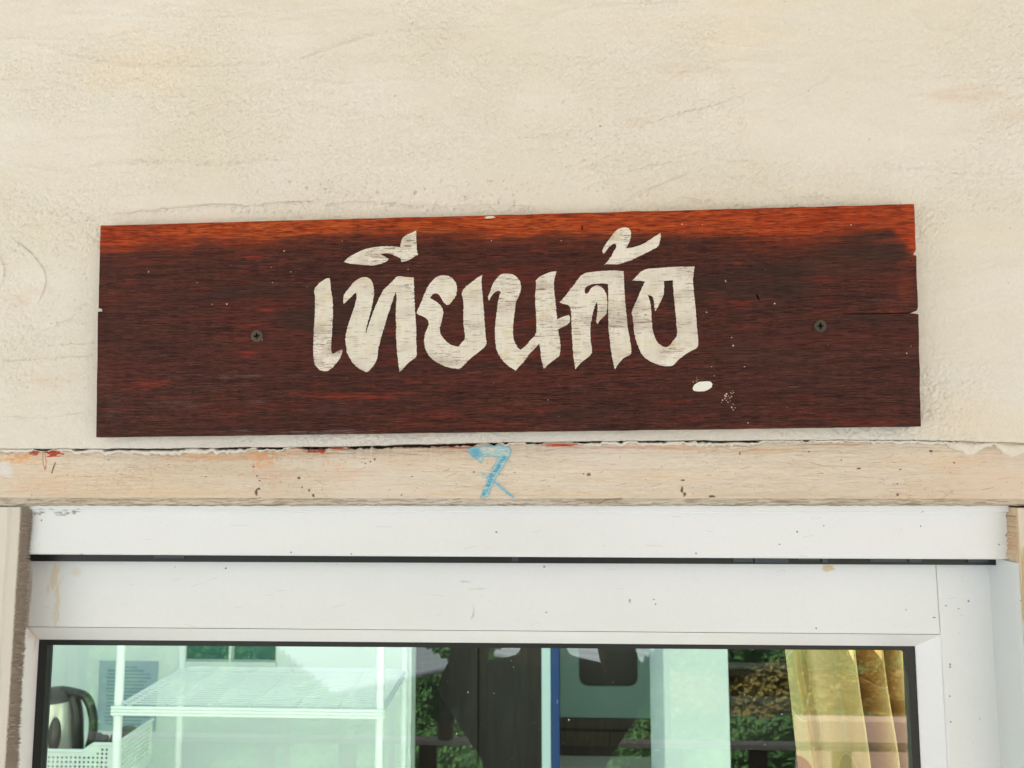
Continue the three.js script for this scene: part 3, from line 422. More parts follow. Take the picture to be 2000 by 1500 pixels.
{
  const edge = (a, b, amp, seed, skip) => { const n = Math.ceil(Math.hypot(a[0] - b[0], a[1] - b[1]) / 4), o = []; for (let i = 0; i < n; i++) { const t = i / n, px = mix(a[0], b[0], t), py = mix(a[1], b[1], t), horiz = Math.abs(a[0] - b[0]) > Math.abs(a[1] - b[1]), w = (fbm(i / 9, 1, seed, 3) - 0.5) * amp * 2; o.push(horiz ? [px, py + w] : [px + w, py]); } return o; };
  const pts = [
    ...edge([195.5, 440], [1786, 398], 0.8, 1), ...edge([1786, 398], [1789, 482], 0.8, 2), [1789.5, 488], [1784.5, 497], [1790.5, 499],
    ...edge([1790.5, 503], [1794, 603], 0.8, 3), [1792, 606], [1782, 610.2], [1730, 611.6], [1680, 612.2], [1636, 612.6], [1680, 613.4], [1730, 612.9], [1785, 611.8], [1794.5, 613.5],
    ...edge([1794.5, 616], [1799.5, 832.5], 0.8, 4), ...edge([1799.5, 832.5], [187, 854], 0.5, 5), ...edge([187, 854], [190.5, 609], 0.5, 6), [190.5, 608.4], [198.5, 608], [198.5, 603], [196, 601.6], [191, 601],
    ...edge([191, 600], [195.5, 440], 1.0, 7),
  ].map(([a, b]) => s2(a, b));
  const ell = (px, py, rx, ry, rot = 0, n = 14) => Array.from({ length: n }, (_, i) => { const a = i / n * 6.2832, x = rx * Math.cos(a) * (0.85 + 0.3 * hash(i, 3, Math.round(px))), y = ry * Math.sin(a); return s2(px + x * Math.cos(rot) - y * Math.sin(rot), py + x * Math.sin(rot) + y * Math.cos(rot)); });
  const holes = [ell(1137, 445.5, 3, 8, 0.1), ell(1480, 581, 3.5, 9, -0.5), ell(1778, 509, 3, 3.4), ell(1774, 765.5, 9, 2.4, -0.1), ell(540.5, 722.5, 3.2, 2.2), ell(1082, 597.5, 4.5, 3.2, -0.2), ell(337, 443.5, 6, 1.6, 0), ell(502, 656.5, 8, 8), ell(1602, 637, 8, 8)];
  part('board', uvRect(shapeSolid(pts, BZ, SZ, holes, 0.0008), BR), boardWood, sign);
  // brush letters
  const A = ([X, Y]) => [560 + X / 4.8375, 430 + Y / 4.8375], Bc = ([X, Y]) => [930 + X / 4, 430 + Y / 4];
  const letters = [
    [A, [[395, 545], [412, 555], [415, 640], [430, 720], [437, 800], [437, 900], [430, 1050], [420, 1150], [418, 1230], [430, 1262], [455, 1258], [500, 1225], [527, 1220], [522, 1270], [495, 1320], [450, 1375], [400, 1420], [355, 1432], [310, 1415], [275, 1380], [255, 1330], [250, 1200], [258, 1050], [265, 900], [270, 760], [262, 690], [258, 665], [275, 630], [310, 595], [350, 565]]],
    [A, [[540, 790], [600, 735], [640, 690], [660, 690], [662, 730], [650, 790], [620, 880], [590, 960], [570, 1030], [555, 1110], [560, 1200], [575, 1270], [610, 1330], [660, 1385], [720, 1425], [765, 1440], [800, 1400], [840, 1350], [858, 1300], [862, 1230], [875, 1170], [895, 1090], [920, 1020], [945, 930], [965, 870], [1000, 770], [1020, 690], [1035, 680], [1040, 740], [1032, 820], [1030, 900], [1035, 1000], [1032, 1100], [1040, 1200], [1048, 1290], [1058, 1390], [1068, 1435], [1085, 1420], [1120, 1380], [1170, 1330], [1225, 1300], [1230, 1250], [1222, 1150], [1225, 1020], [1215, 900], [1210, 780], [1205, 680], [1200, 545], [1130, 538], [1060, 528], [1030, 540], [990, 590], [940, 630], [900, 680], [865, 760], [830, 830], [803, 905], [780, 975], [757, 1045], [745, 1085], [752, 1010], [776, 930], [798, 845], [818, 750], [827, 680], [815, 600], [790, 550], [740, 535], [690, 548], [640, 580], [590, 640], [550, 690], [530, 735]]],
    [A, [[540, 393], [600, 340], [680, 300], [780, 262], [860, 250], [950, 245], [1050, 252], [1075, 255], [1080, 210], [1090, 175], [1120, 145], [1180, 120], [1225, 95], [1225, 180], [1228, 280], [1232, 310], [1245, 325], [1200, 350], [1150, 380], [1085, 398], [1075, 360], [1035, 340], [990, 322], [940, 310], [885, 322], [930, 345], [962, 365], [950, 385], [900, 410], [820, 430], [720, 425], [640, 415], [570, 405]]],
    [A, [[1228, 870], [1260, 800], [1290, 730], [1320, 650], [1360, 590], [1400, 545], [1440, 525], [1490, 520], [1550, 535], [1590, 575], [1612, 630], [1605, 700], [1570, 760], [1530, 805], [1505, 800], [1480, 770], [1455, 730], [1435, 695], [1400, 690], [1370, 705], [1355, 740], [1400, 760], [1440, 790], [1470, 830], [1480, 860], [1475, 910], [1460, 970], [1445, 1020], [1455, 1080], [1490, 1130], [1540, 1175], [1600, 1195], [1625, 1195], [1650, 1160], [1680, 1130], [1685, 1100], [1672, 1000], [1668, 900], [1672, 780], [1662, 720], [1650, 690], [1680, 640], [1740, 590], [1800, 545], [1850, 515], [1838, 570], [1845, 640], [1855, 760], [1865, 900], [1872, 1000], [1880, 1100], [1890, 1165], [1870, 1200], [1810, 1250], [1740, 1300], [1690, 1350], [1640, 1408], [1580, 1400], [1500, 1385], [1430, 1350], [1370, 1310], [1325, 1255], [1300, 1190], [1298, 1120], [1310, 1060], [1335, 1010], [1345, 970], [1325, 930], [1280, 905], [1235, 892]]],
    [Bc, [[98, 630], [90, 600], [110, 560], [125, 510], [150, 465], [185, 425], [225, 418], [280, 420], [315, 440], [345, 480], [352, 530], [335, 590], [310, 640], [300, 720], [290, 800], [285, 880], [295, 940], [320, 990], [348, 1015], [390, 980], [430, 930], [470, 895], [470, 800], [465, 700], [460, 580], [470, 500], [465, 465], [500, 440], [550, 415], [600, 402], [625, 400], [615, 440], [605, 490], [610, 560], [620, 640], [628, 720], [632, 776], [680, 752], [725, 740], [734, 760], [734, 800], [690, 830], [640, 853], [642, 880], [658, 930], [660, 1050], [620, 1085], [570, 1120], [530, 1162], [515, 1120], [505, 1050], [495, 960], [460, 1000], [410, 1050], [370, 1110], [330, 1150], [310, 1175], [270, 1155], [220, 1110], [180, 1060], [155, 1000], [145, 900], [150, 800], [160, 720], [170, 640], [185, 580], [195, 565], [175, 548], [150, 560], [120, 590], [105, 620]]],
    [Bc, [[650, 645], [690, 600], [730, 550], [760, 510], [790, 470], [820, 430], [860, 410], [950, 400], [1050, 392], [1110, 395], [1152, 400], [1155, 480], [1160, 560], [1165, 650], [1175, 750], [1185, 850], [1200, 930], [1212, 1000], [1212, 1050], [1160, 1070], [1120, 1110], [1082, 1165], [1070, 1110], [1055, 1030], [1045, 950], [1035, 860], [1032, 760], [1031, 640], [1032, 500], [1000, 495], [950, 495], [900, 500], [860, 520], [845, 540], [855, 580], [875, 570], [890, 540], [920, 515], [950, 508], [985, 525], [1010, 560], [1023, 610], [1024, 700], [1015, 740], [990, 760], [965, 785], [950, 812], [935, 795], [945, 740], [950, 690], [945, 640], [930, 660], [920, 700], [905, 750], [895, 800], [890, 880], [895, 950], [905, 1000], [905, 1045], [870, 1075], [820, 1110], [775, 1165], [765, 1110], [755, 1000], [748, 900], [745, 800], [740, 700], [730, 665], [690, 655]]],
    [Bc, [[985, 250], [990, 225], [1010, 190], [1040, 150], [1070, 105], [1100, 75], [1140, 58], [1180, 58], [1205, 75], [1210, 110], [1205, 150], [1190, 185], [1170, 220], [1220, 215], [1290, 195], [1350, 160], [1400, 125], [1440, 100], [1442, 140], [1430, 180], [1425, 205], [1370, 235], [1300, 270], [1240, 300], [1180, 325], [1100, 348], [1020, 342], [1000, 350], [1025, 325], [1050, 290], [1075, 245], [1098, 205], [1085, 182], [1060, 190], [1030, 220], [1000, 260]]],
    [Bc, [[1222, 470], [1260, 430], [1305, 385], [1400, 375], [1550, 365], [1705, 362], [1700, 410], [1692, 470], [1700, 560], [1710, 650], [1718, 740], [1725, 850], [1735, 930], [1733, 1000], [1680, 1020], [1620, 1060], [1570, 1100], [1535, 1140], [1480, 1142], [1420, 1130], [1350, 1100], [1300, 1060], [1270, 1000], [1245, 930], [1232, 850], [1228, 780], [1212, 720], [1235, 670], [1265, 600], [1295, 530], [1320, 478], [1270, 472]],
      [[1467, 475], [1535, 470], [1545, 600], [1555, 700], [1565, 800], [1572, 905], [1540, 940], [1510, 985], [1470, 995], [1430, 970], [1400, 930], [1380, 870], [1372, 800], [1368, 700], [1355, 620], [1340, 585], [1370, 590], [1388, 620], [1392, 680], [1398, 712], [1430, 660], [1460, 600], [1470, 540]]],
  ];
  const paintPic = new Pic(2048, 1024, { x0: at(590, 600, SZ).x, x1: at(1450, 600, SZ).x, y0: at(1000, 790, SZ).y, y1: at(1000, 430, SZ).y });
  paintPic.each((x, y) => {
    const yy = y - Math.tan(gAng) * x, g = fbm(x * 130, yy * 1700, 151, 3), b = fbm(x * 40, yy * 60, 152, 3) - 0.5, thin = sstep(0.40, 0.68, fbm(x * 26, yy * 34, 153, 3)), brush = fbm(x * 700, yy * 120, 154, 2) - 0.5;
    const gap = sstep(0.63 - 0.05 * thin, 0.78, g) * (0.30 + 0.28 * thin), sp = sstep(0.78, 0.88, noise(x * 900, yy * 1600, 155)) * 0.35 * thin;
    let c = [222 + 12 * b + 12 * brush, 216 + 11 * b + 12 * brush, 203 + 14 * b + 12 * brush]; c = c.map((v, i) => mix(v, [158, 142, 130][i], 0.42 * sstep(0.45, 0.75, fbm(x * 48 + 3, yy * 90, 157, 3)) * (0.4 + 0.6 * thin))); c = c.map((v, i) => mix(v, [206, 190, 150][i], 0.4 * sstep(0.6, 0.8, fbm(x * 60, yy * 80, 156, 3)))); return c.map((v, i) => mix(v, [96, 66, 56][i], clamp(gap + sp)));
  });
  const paint = std({ map: paintPic.texture(), roughness: 0.7 });
  const rag = (l, T, inner) => {
    l = l.map(T); const o = [];
    for (let pass = 0; pass < 2; pass++) {                             // round the brush's turns, keep its points
      const q = []; for (let i = 0; i < l.length; i++) { const a = l[(i + l.length - 1) % l.length], b = l[i], c = l[(i + 1) % l.length], u = [b[0] - a[0], b[1] - a[1]], w = [c[0] - b[0], c[1] - b[1]], cs = (u[0] * w[0] + u[1] * w[1]) / (Math.hypot(...u) * Math.hypot(...w) + 1e-9); if (cs < 0.35) q.push(b); else q.push([b[0] - u[0] * 0.25, b[1] - u[1] * 0.25], [b[0] + w[0] * 0.25, b[1] + w[1] * 0.25]); }
      l = q;
    }
    for (let i = 0; i < l.length; i++) {
      const p0 = l[(i + l.length - 1) % l.length], a = l[i], b = l[(i + 1) % l.length], p3 = l[(i + 2) % l.length], n = Math.max(1, Math.ceil(Math.hypot(a[0] - b[0], a[1] - b[1]) / 2.2));
      for (let k = 0; k < n; k++) {
        const t = k / n, cr = (q) => 0.5 * (2 * a[q] + (b[q] - p0[q]) * t * 0.6 + (2 * p0[q] * 0 + 0) ) ;   // plain chord; the wander below rounds it
        const X = mix(a[0], b[0], t), Y = mix(a[1], b[1], t);
        o.push(s2(X + (noise(X / 5, Y / 1.3, 161) - 0.5) * 1.7 + (noise(X / 2, Y / 0.7, 163) - 0.5) * 0.8, Y + (noise(X / 5, Y / 4, 162) - 0.5) * 0.8));
      }
    }
    return o;
  };
  for (const [T, l, hole] of letters) part('letter', uvRect(shapeSolid(rag(l, T), SZ - 0.0008, SZ + 0.00022, hole ? [rag(hole, T)] : []), paintPic.r), paint, sign);
  const spot = [[725, 800], [745, 730], [800, 685], [860, 655], [960, 650], [1060, 650], [1095, 670], [1110, 715], [1095, 770], [1040, 800], [985, 835], [900, 845], [820, 848], [750, 832]].map(([X, Y]) => [X, Y]);
  part('paint_spot', uvRect(shapeSolid(rag(spot, ([X, Y]) => [1280 + X / 10, 680 + Y / 10]), SZ - 0.0008, SZ + 0.0003), paintPic.r), std({ color: lin(0.8, 0.79, 0.73), roughness: 0.6 }), sign);
  part('paint_smear', uvRect(shapeSolid([[946, 425], [952, 422.5], [962, 422], [968, 424.5], [960, 426.5], [950, 427]].map(([a, b]) => s2(a, b)), SZ - 0.0008, SZ + 0.0003), paintPic.r), std({ color: lin(0.74, 0.66, 0.52), roughness: 0.7 }), sign);
  // two cross-head screws
  for (const [px, py, rot, tone] of [[502, 656.5, 0.12, 1], [1602, 637, 0.02, 0.75]]) {
    const [cx, cy] = s2(px, py), R = 11.8 * MM, ring = Array.from({ length: 28 }, (_, i) => { const a = i / 28 * 6.2832; return [R * Math.cos(a), R * Math.sin(a)]; });
    const w = R * 0.13, l = R * 0.5, cross = [[-w, l], [-w, w], [-l, w], [-l, -w], [-w, -w], [-w, -l], [w, -l], [w, -w], [l, -w], [l, w], [w, w], [w, l]];
    const head = shapeSolid(ring, 0, 0.0014, [cross], 0.0005), floor = new THREE.CircleGeometry(R * 0.6, 16); floor.translate(0, 0, -0.006);
    const g = merge([head, floor]); g.rotateZ(rot); g.translate(cx, cy, SZ - 0.0003);
    part('screw', metres(g), std({ color: lin(0.085 * tone, 0.072 * tone, 0.05 * tone), metalness: 0.35, roughness: 0.62 }), sign);
  }
}

// ---------------------------------------------------------------- the white plastic door frame and its sliding leaf
const dirtR = { x0: -0.6, x1: 0.6, y0: at(1000, 1560, -0.06).y, y1: at(1000, 985, -0.03).y };
const pvcPic = new Pic(2048, 640, dirtR).each((x, y) => { const a = fbm(x * 9, y * 11, 171, 4) - 0.5, b = noise(x * 500, y * 500, 172) - 0.5; return [231 + 7 * a + 2 * b, 233 + 6 * a + 2 * b, 234 + 9 * a + 2 * b]; });
{
  const r = rng(9), z = -0.05, B = (px, py, rx, ry, col, al, s, ro = 0.6, so = 0.6) => pvcPic.blot(...xy(px, py, z), rx * MM, ry * MM, col, al, s, ro, so);
  B(105, 1130, 16, 50, [224, 198, 158], 0.55, 1, 1, 0.9); B(112, 1190, 9, 40, [222, 200, 168], 0.5, 2, 1, 0.9); B(150, 1118, 16, 10, [226, 206, 170], 0.4, 3); B(1616, 1109, 16, 9, [216, 190, 140], 0.75, 4, 0.8, 0.5); B(66, 1075, 20, 7, [206, 170, 126], 0.6, 5, 0.9, 0.8);
  B(57, 1180, 7, 100, [196, 170, 146], 0.6, 6, 1, 0.9); B(56, 1030, 6, 60, [170, 140, 112], 0.7, 7, 1, 0.9); B(910, 1136, 16, 3, [190, 196, 192], 0.7, 8); B(925, 1195, 3, 18, [204, 208, 204], 0.6, 9); B(930, 1150, 22, 3, [206, 210, 206], 0.6, 30);
  for (let i = 0; i < 26; i++) B(80 + r() * 120, 990 + r() * 12, 3 + r() * 6, 1.5 + r() * 2, [140, 130, 116], 0.5 * r() + 0.2, i);
  const specks = [[117, 1012], [191, 1076], [206, 1079], [587, 1072], [627, 1081], [973, 1034], [1230, 1172], [1230, 1176], [1277, 1171], [1067, 1196], [1538, 1033], [1588, 1022], [1770, 1022], [1930, 1040], [1505, 1057], [1917, 1057], [1594, 1227], [1770, 1191], [1826, 1206], [1941, 1157], [1856, 1298], [1873, 1189], [1848, 1183], [1892, 1174], [1957, 1192], [1824, 1206], [1914, 1404], [1855, 1360], [1857, 1410], [441, 1110], [342, 1107], [1063, 1107], [1348, 1074], [620, 1098], [700, 1075], [1770, 995], [1280, 1180], [1856, 1303]];
  for (const [px, py] of specks) B(px, py, 1.2 + r() * 1.3, 1 + r() * 1.2, [70, 62, 54], 0.85, px, 0.5, 0.5);
  for (let i = 0; i < 150; i++) B(60 + r() * 1920, 1000 + r() * 480, 0.5 + r() * 0.7, 0.5 + r() * 0.7, [120, 112, 100], 0.5 * r() + 0.1, i, 0.4);
  for (let i = 0; i < 40; i++) { const px = 60 + r() * 1900, py = 1000 + r() * 230, a = r() * 0.6 - 0.3, L = 5 + r() * 26; pvcPic.stroke([xy(px, py, z), xy(px + L * Math.cos(a), py + L * Math.sin(a), z)], 0.5 * MM, [196, 198, 194], 0.6, i); }
  pvcPic.stroke([xy(925, 1198, z), xy(921, 1208, z)], 0.8 * MM, [150, 150, 146], 0.8);
}
const pvcTex = pvcPic.texture(THREE.MirroredRepeatWrapping);
const pvc = phys({ map: pvcTex, roughness: 0.34, specularIntensity: 0.9 });
const pvcUV = (g) => uvRect(g, dirtR);
const black = std({ color: lin(0.012, 0.012, 0.012), roughness: 0.5 });
const doorFrame = thing('door_frame', 'white plastic outer frame of the sliding door, under the timber beam', 'door frame', at(1000, 1040, -0.04));
const HZ = -0.022, LZ = -0.050;                                     // fronts of the head and of the leaf
const yBeam = at(1000, 989, -0.009).y, yHeadB = at(1000, 1088.8, HZ).y;
{
  const xl = -0.53, xr = at(1968, 1040, HZ).x;
  const lipB = at(1000, 999, HZ).y;
  const prof = [[-0.1, yBeam + 0.003], [HZ + 0.004, yBeam + 0.003], [HZ + 0.004, lipB + 0.0010, 0.0008], [HZ + 0.0012, lipB + 0.0004], [HZ + 0.0012, lipB - 0.001], [HZ, lipB - 0.0014, 0.0006], [HZ, yHeadB, 0.0045], [HZ - 0.016, yHeadB, 0.001], [HZ - 0.016, yHeadB + 0.012], [-0.1, yHeadB + 0.012]];
  part('head', pvcUV(prism(roundPoly(prof, 0, 6), alongX, xl, xr, 0.7)), pvc, doorFrame);
  { const a = at(30, 1093.8, LZ), b = at(1985, 1101.5, LZ); part('head_track', shapeSolid([[xl, a.y + 0.0004], [xr + 0.016, b.y + 0.0004], [xr + 0.016, yHeadB + 0.0115], [xl, yHeadB + 0.0115]], -0.0488, HZ - 0.0168), std({ color: lin(0.005, 0.005, 0.005), roughness: 0.35 }), doorFrame); }
  part('track_back', box(xl, xr + 0.012, yHeadB - 0.05, yHeadB + 0.01, -0.104, -0.0985), std({ color: lin(0.03, 0.03, 0.033), roughness: 0.45 }), doorFrame);
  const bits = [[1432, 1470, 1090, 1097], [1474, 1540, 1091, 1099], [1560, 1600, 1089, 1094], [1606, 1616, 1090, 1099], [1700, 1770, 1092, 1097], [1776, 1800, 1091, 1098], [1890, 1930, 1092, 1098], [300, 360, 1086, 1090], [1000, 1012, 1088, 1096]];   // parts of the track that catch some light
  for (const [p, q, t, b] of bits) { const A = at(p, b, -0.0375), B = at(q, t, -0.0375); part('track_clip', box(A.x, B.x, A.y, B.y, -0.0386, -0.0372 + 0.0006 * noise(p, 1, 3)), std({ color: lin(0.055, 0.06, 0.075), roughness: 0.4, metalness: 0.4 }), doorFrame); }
  // left jamb stands a little in front of the leaf and carries the brush
  const jl = at(38, 990, -0.012).x;
  part('left_jamb', pvcUV(prism(roundPoly([[-0.534, -0.046], [jl - 0.012, -0.046], [jl - 0.012, -0.021], [jl, -0.021, 0.001], [jl, -0.0125, 0.0015], [jl - 0.0085, -0.0125, 0.001], [jl - 0.0095, -0.0100, 0.001], [-0.534, -0.0100]], 0, 4), alongY, 0, yBeam - 0.0018, 0.6)), std({ color: lin(0.70, 0.65, 0.57), roughness: 0.5 }), doorFrame);
  const ji = at(1984, 1110, -0.009).x, jr = ji + 0.02;
  part('right_jamb', pvcUV(prism(roundPoly([[ji, -0.1], [ji, -0.0088, 0.0025], [jr, -0.0088], [jr, -0.1]], 0, 4), alongY, 0, yHeadB - 0.0008, 0.6)), phys({ map: pvcTex, color: lin(0.78, 0.81, 0.81), roughness: 0.45 }), doorFrame);
  // brush seal: a thick row of brown hairs between jamb and leaf
  const r = rng(61), hairs = [], y0 = at(30, 1560, -0.05).y;
  for (let i = 0; i < 5200; i++) {
    const y = y0 + r() * (yBeam - 0.002 - y0), L = 0.0050 + r() * 0.0016 + 0.0014 * noise(y * 60, 4, 9), z = -0.0135 - r() * 0.0075, dy = (r() - 0.5) * 0.0022 + 0.0030 * (noise(y * 260, 1, 3) - 0.5), a = V(jl - 0.0015, y, z), b = V(jl + L, y + dy, z - 0.004 * r());
    const g = new THREE.CylinderGeometry(0.00012, 0.00028, 1, 3, 1, true), d = b.clone().sub(a); g.scale(1, d.length(), 1); g.applyQuaternion(new THREE.Quaternion().setFromUnitVectors(V(0, 1, 0), d.clone().normalize())); g.translate((a.x + b.x) / 2, (a.y + b.y) / 2, (a.z + b.z) / 2); hairs.push(g);
  }
  const hair = part('brush_seal', merge(hairs), std({ color: lin(0.52, 0.43, 0.35), roughness: 0.95 }), doorFrame); hair.userData.label = 'brown hairy dust brush along the left edge'; hair.userData.kind = 'stuff';
}
const leaf = thing('sliding_door', 'white plastic framed glass sliding door leaf below the name board', 'door', at(1000, 1200, LZ));
{
  // corners of the leaf's lines, read on its own front plane; it hangs a hair out of level
  const L = (px, py) => at(px, py, LZ), tl = L(45, 1093.8), tr = L(1958, 1101.5), rl = L(45, 1224), rr = L(1834, 1239);
  const tilt = Math.atan2(rr.y - rl.y, rr.x - rl.x), y0 = 0.02, xl = at(28, 1100, LZ).x, xr = tr.x, xs = L(1828, 1102).x, back = LZ - 0.042;
  const quad = (p, z0, z1, bev = 0.0008) => pvcUV(shapeSolid(p, z0, z1, [], bev));
  const topY = (x) => mix(tl.y, tr.y, (x - tl.x) / (tr.x - tl.x)), railY = (x) => mix(rl.y, rr.y, (x - rl.x) / (rr.x - rl.x));
  part('top_rail', quad([[xl, topY(xl)], [xs - 0.0002, topY(xs)], [xs + 0.0008, railY(xs)], [xl, railY(xl)]], back, LZ), pvc, leaf);
  const xr2 = L(1978, 1500), slope = (xr2.x - tr.x) / (xr2.y - tr.y);
  const rightAt = (y) => tr.x + 0.3 * slope * (y - tr.y);
  part('right_stile', quad([[xs + 0.0002, topY(xs)], [rightAt(tr.y), topY(tr.x)], [rightAt(y0), y0], [xs + 0.0016, y0], [xs + 0.0016, railY(xs) - 0.02]], back, LZ - 0.00025), pvc, leaf);
  part('left_stile', quad([[xl - 0.02, topY(xl)], [xl - 0.0004, topY(xl)], [xl - 0.0004, y0], [xl - 0.02, y0]], back, LZ - 0.0004), pvc, leaf);
  part('bottom_rail', quad([[xl, y0 + 0.09], [xs, y0 + 0.09], [xs, y0], [xl, y0]], back, LZ - 0.0005), pvc, leaf);
  // glazing beads slope in towards the pane, mitred at the corners
  const zo = LZ - 0.0015, zi = LZ - 0.016, G = (px, py) => at(px, py, zi);
  const gl = G(75, 1249), gr = G(1788, 1262), oL = L(46, 1226).x + 0.0005, oR = xs + 0.0014;
  const bead = (pts) => { const P = []; const [a, b, c, d] = pts; P.push(...a, ...b, ...c, ...a, ...c, ...d); const g = new THREE.BufferGeometry(); g.setAttribute('position', new THREE.Float32BufferAttribute(P, 3)); g.computeVertexNormals(); return g; };
  const beadPvc = phys({ map: pvcTex, color: lin(0.96, 0.90, 0.90), roughness: 0.34, specularIntensity: 0.9 });
  const solidBead = (o1, o2, i2, i1) => { // outer pair at zo, inner pair at zi, with a back
    const f = (p, z) => [p[0], p[1], z], bk = zi - 0.0035, l = [bead([f(o1, zo), f(i1, zi), f(i2, zi), f(o2, zo)]), bead([f(o1, zo), f(o2, zo), f(o2, bk), f(o1, bk)]), bead([f(i1, zi), f(i1, zi - 0.003), f(i2, zi - 0.003), f(i2, zi)]), bead([f(o1, bk), f(o2, bk), f(i2, zi - 0.003), f(i1, zi - 0.003)])];
    return pvcUV(merge(l));
  };
  const oLt = [oL, railY(oL) - 0.0007], oRt = [oR, railY(oR) - 0.0007], iLt = [gl.x, gl.y], iRt = [gr.x, gr.y], bot = y0 + 0.1;
  part('bead', solidBead(oRt, oLt, iLt, iRt), beadPvc, leaf);
  part('bead', solidBead([oR, bot], oRt, iRt, [gr.x + 0.0005, bot]), pvc, leaf);
  part('bead', solidBead(oLt, [oL, bot], [gl.x, bot], iLt), beadPvc, leaf);
  // black gasket, then the pane
  const g1 = at(97, 1258, GLASS_Z), g2 = at(1768, 1268, GLASS_Z);
  const iw = 0.006, hole = [[g1.x, g1.y], [g2.x - 0.004, g2.y - 0.0001], [g2.x, g2.y - 0.004], [g2.x, bot + 0.01], [g1.x, bot + 0.01]];
  part('gasket', shapeSolid([[gl.x - iw, gl.y + iw], [gr.x + iw, gr.y + iw], [gr.x + iw, bot - 0.002], [gl.x - iw, bot - 0.002]], GLASS_Z - 0.006, zi - 0.0012, [hole]), std({ color: lin(0.010, 0.0095, 0.009), roughness: 0.42 }), leaf);
  const pane = part('glass_pane', new THREE.PlaneGeometry(gr.x - gl.x + 0.008, gl.y - bot + 0.006).translate((gl.x + gr.x) / 2, (gl.y + bot) / 2, GLASS_Z), phys({ color: lin(0.68, 0.94, 0.875), transmission: 1, thickness: 0, roughness: 0.0, ior: 1.88, metalness: 0 }), leaf);
  pane.userData.label = 'green tinted glass pane';
  const sp = rng(17), dust = []; const spot = (px, py, r) => { const p = at(px, py, GLASS_Z + 0.0003), g = new THREE.SphereGeometry(r * MM, 8, 6); g.scale(1, 1 + 0.5 * sp(), 0.3); g.translate(p.x, p.y, p.z); dust.push(g); };
  for (const [px, py, r] of [[914, 1352, 1.3], [965, 1354, 0.9], [1111, 1406, 1.6], [1089, 1369, 1.1], [1088, 1373, 0.8], [892, 1433, 1], [1527, 1395, 1.2], [1782, 1470, 1.2], [1494, 1455, 0.9], [1003, 1303, 0.8]]) spot(px, py, r);
  for (let i = 0; i < 60; i++) spot(100 + sp() * 1660, 1265 + sp() * 235, 0.3 + 0.4 * sp());
  part('dust_specks', merge(dust), std({ color: lin(0.55, 0.53, 0.48), roughness: 0.9 }), leaf).userData.kind = 'stuff';
}

// ---------------------------------------------------------------- the room behind the glass
const PZ = -2.35, px803 = at(803, 1380, PZ).x, BACKZ = -5.0, RX0 = -2.6, RX1 = 1.7, CEIL = 2.62;
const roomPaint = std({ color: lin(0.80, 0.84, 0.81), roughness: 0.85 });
{
  const room = thing('room_walls', 'pale painted inside walls of the room behind the glass door', 'wall', V(0, 0, 0), { kind: 'structure' });
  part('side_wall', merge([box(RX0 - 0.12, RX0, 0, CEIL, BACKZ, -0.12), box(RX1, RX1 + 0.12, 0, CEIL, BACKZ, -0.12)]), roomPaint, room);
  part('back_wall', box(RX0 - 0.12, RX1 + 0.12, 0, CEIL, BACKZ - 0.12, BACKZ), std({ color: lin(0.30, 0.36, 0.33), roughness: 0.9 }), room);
  // partition with a small two-pane window
  const wx0 = at(356, 1280, PZ).x, wx1 = at(541, 1280, PZ).x, wy = at(450, 1293, PZ).y, wt = wy + 0.55, b = PZ - 0.1;
  part('partition', merge([box(RX0, wx0, 0, CEIL, b, PZ), box(wx1, px803, 0, CEIL, b, PZ), box(wx0, wx1, 0, wy, b, PZ), box(wx0, wx1, wt, CEIL, b, PZ)]), roomPaint, room);
  const win = thing('inner_window', 'small two-pane window with dark green glass in the inner wall above the wire shelf', 'window', V((wx0 + wx1) / 2, wy, PZ));
  const f = 0.008, xm = at(449.5, 1280, PZ).x, white = std({ color: lin(0.74, 0.78, 0.74), roughness: 0.5 });
  part('frame', merge([box(wx0, wx1, wy - 0.014, wy + 0.003, PZ - 0.06, PZ + 0.012), box(wx0, wx0 + 0.004, wy, wt, PZ - 0.06, PZ + 0.004), box(wx1 - 0.004, wx1, wy, wt, PZ - 0.06, PZ + 0.004), box(wx0, wx1, wt - f, wt, PZ - 0.06, PZ + 0.003), box(xm - 0.005, xm + 0.005, wy, wt, PZ - 0.05, PZ + 0.002)]), white, win);
  for (const [a, c] of [[wx0 + 0.004, xm - 0.005], [xm + 0.005, wx1 - 0.004]]) part('pane', box(a, c, wy + 0.003, wt - f, PZ - 0.034, PZ - 0.03), phys({ color: lin(0.06, 0.16, 0.13), roughness: 0.15 }), win);
  const floor = solo('room_floor', box(RX0 - 0.12, RX1 + 0.12, -0.12, 0, BACKZ - 0.12, -0.12), std({ color: lin(0.72, 0.70, 0.66), roughness: 0.6 }), 'pale tiled floor of the room behind the door', 'floor', { kind: 'structure' });
  // ceiling with an open roof light over the front of the room
  const c0 = CEIL, c1 = CEIL + 0.16, sx0 = -2.55, sx1 = 1.0, sz0 = -2.0, sz1 = -0.25;
  solo('room_ceiling', merge([box(RX0 - 0.12, sx0, c0, c1, BACKZ - 0.12, -0.0), box(sx1, RX1 + 0.12, c0, c1, BACKZ - 0.12, 0), box(sx0, sx1, c0, c1, BACKZ - 0.12, sz0), box(sx0, sx1, c0, c1, sz1, 0)]), std({ color: lin(0.75, 0.75, 0.72), roughness: 0.9 }), 'white ceiling of the room with a roof light', 'ceiling', { kind: 'structure' });
}
const whiteSteel = std({ color: lin(0.88, 0.90, 0.90), roughness: 0.35 });
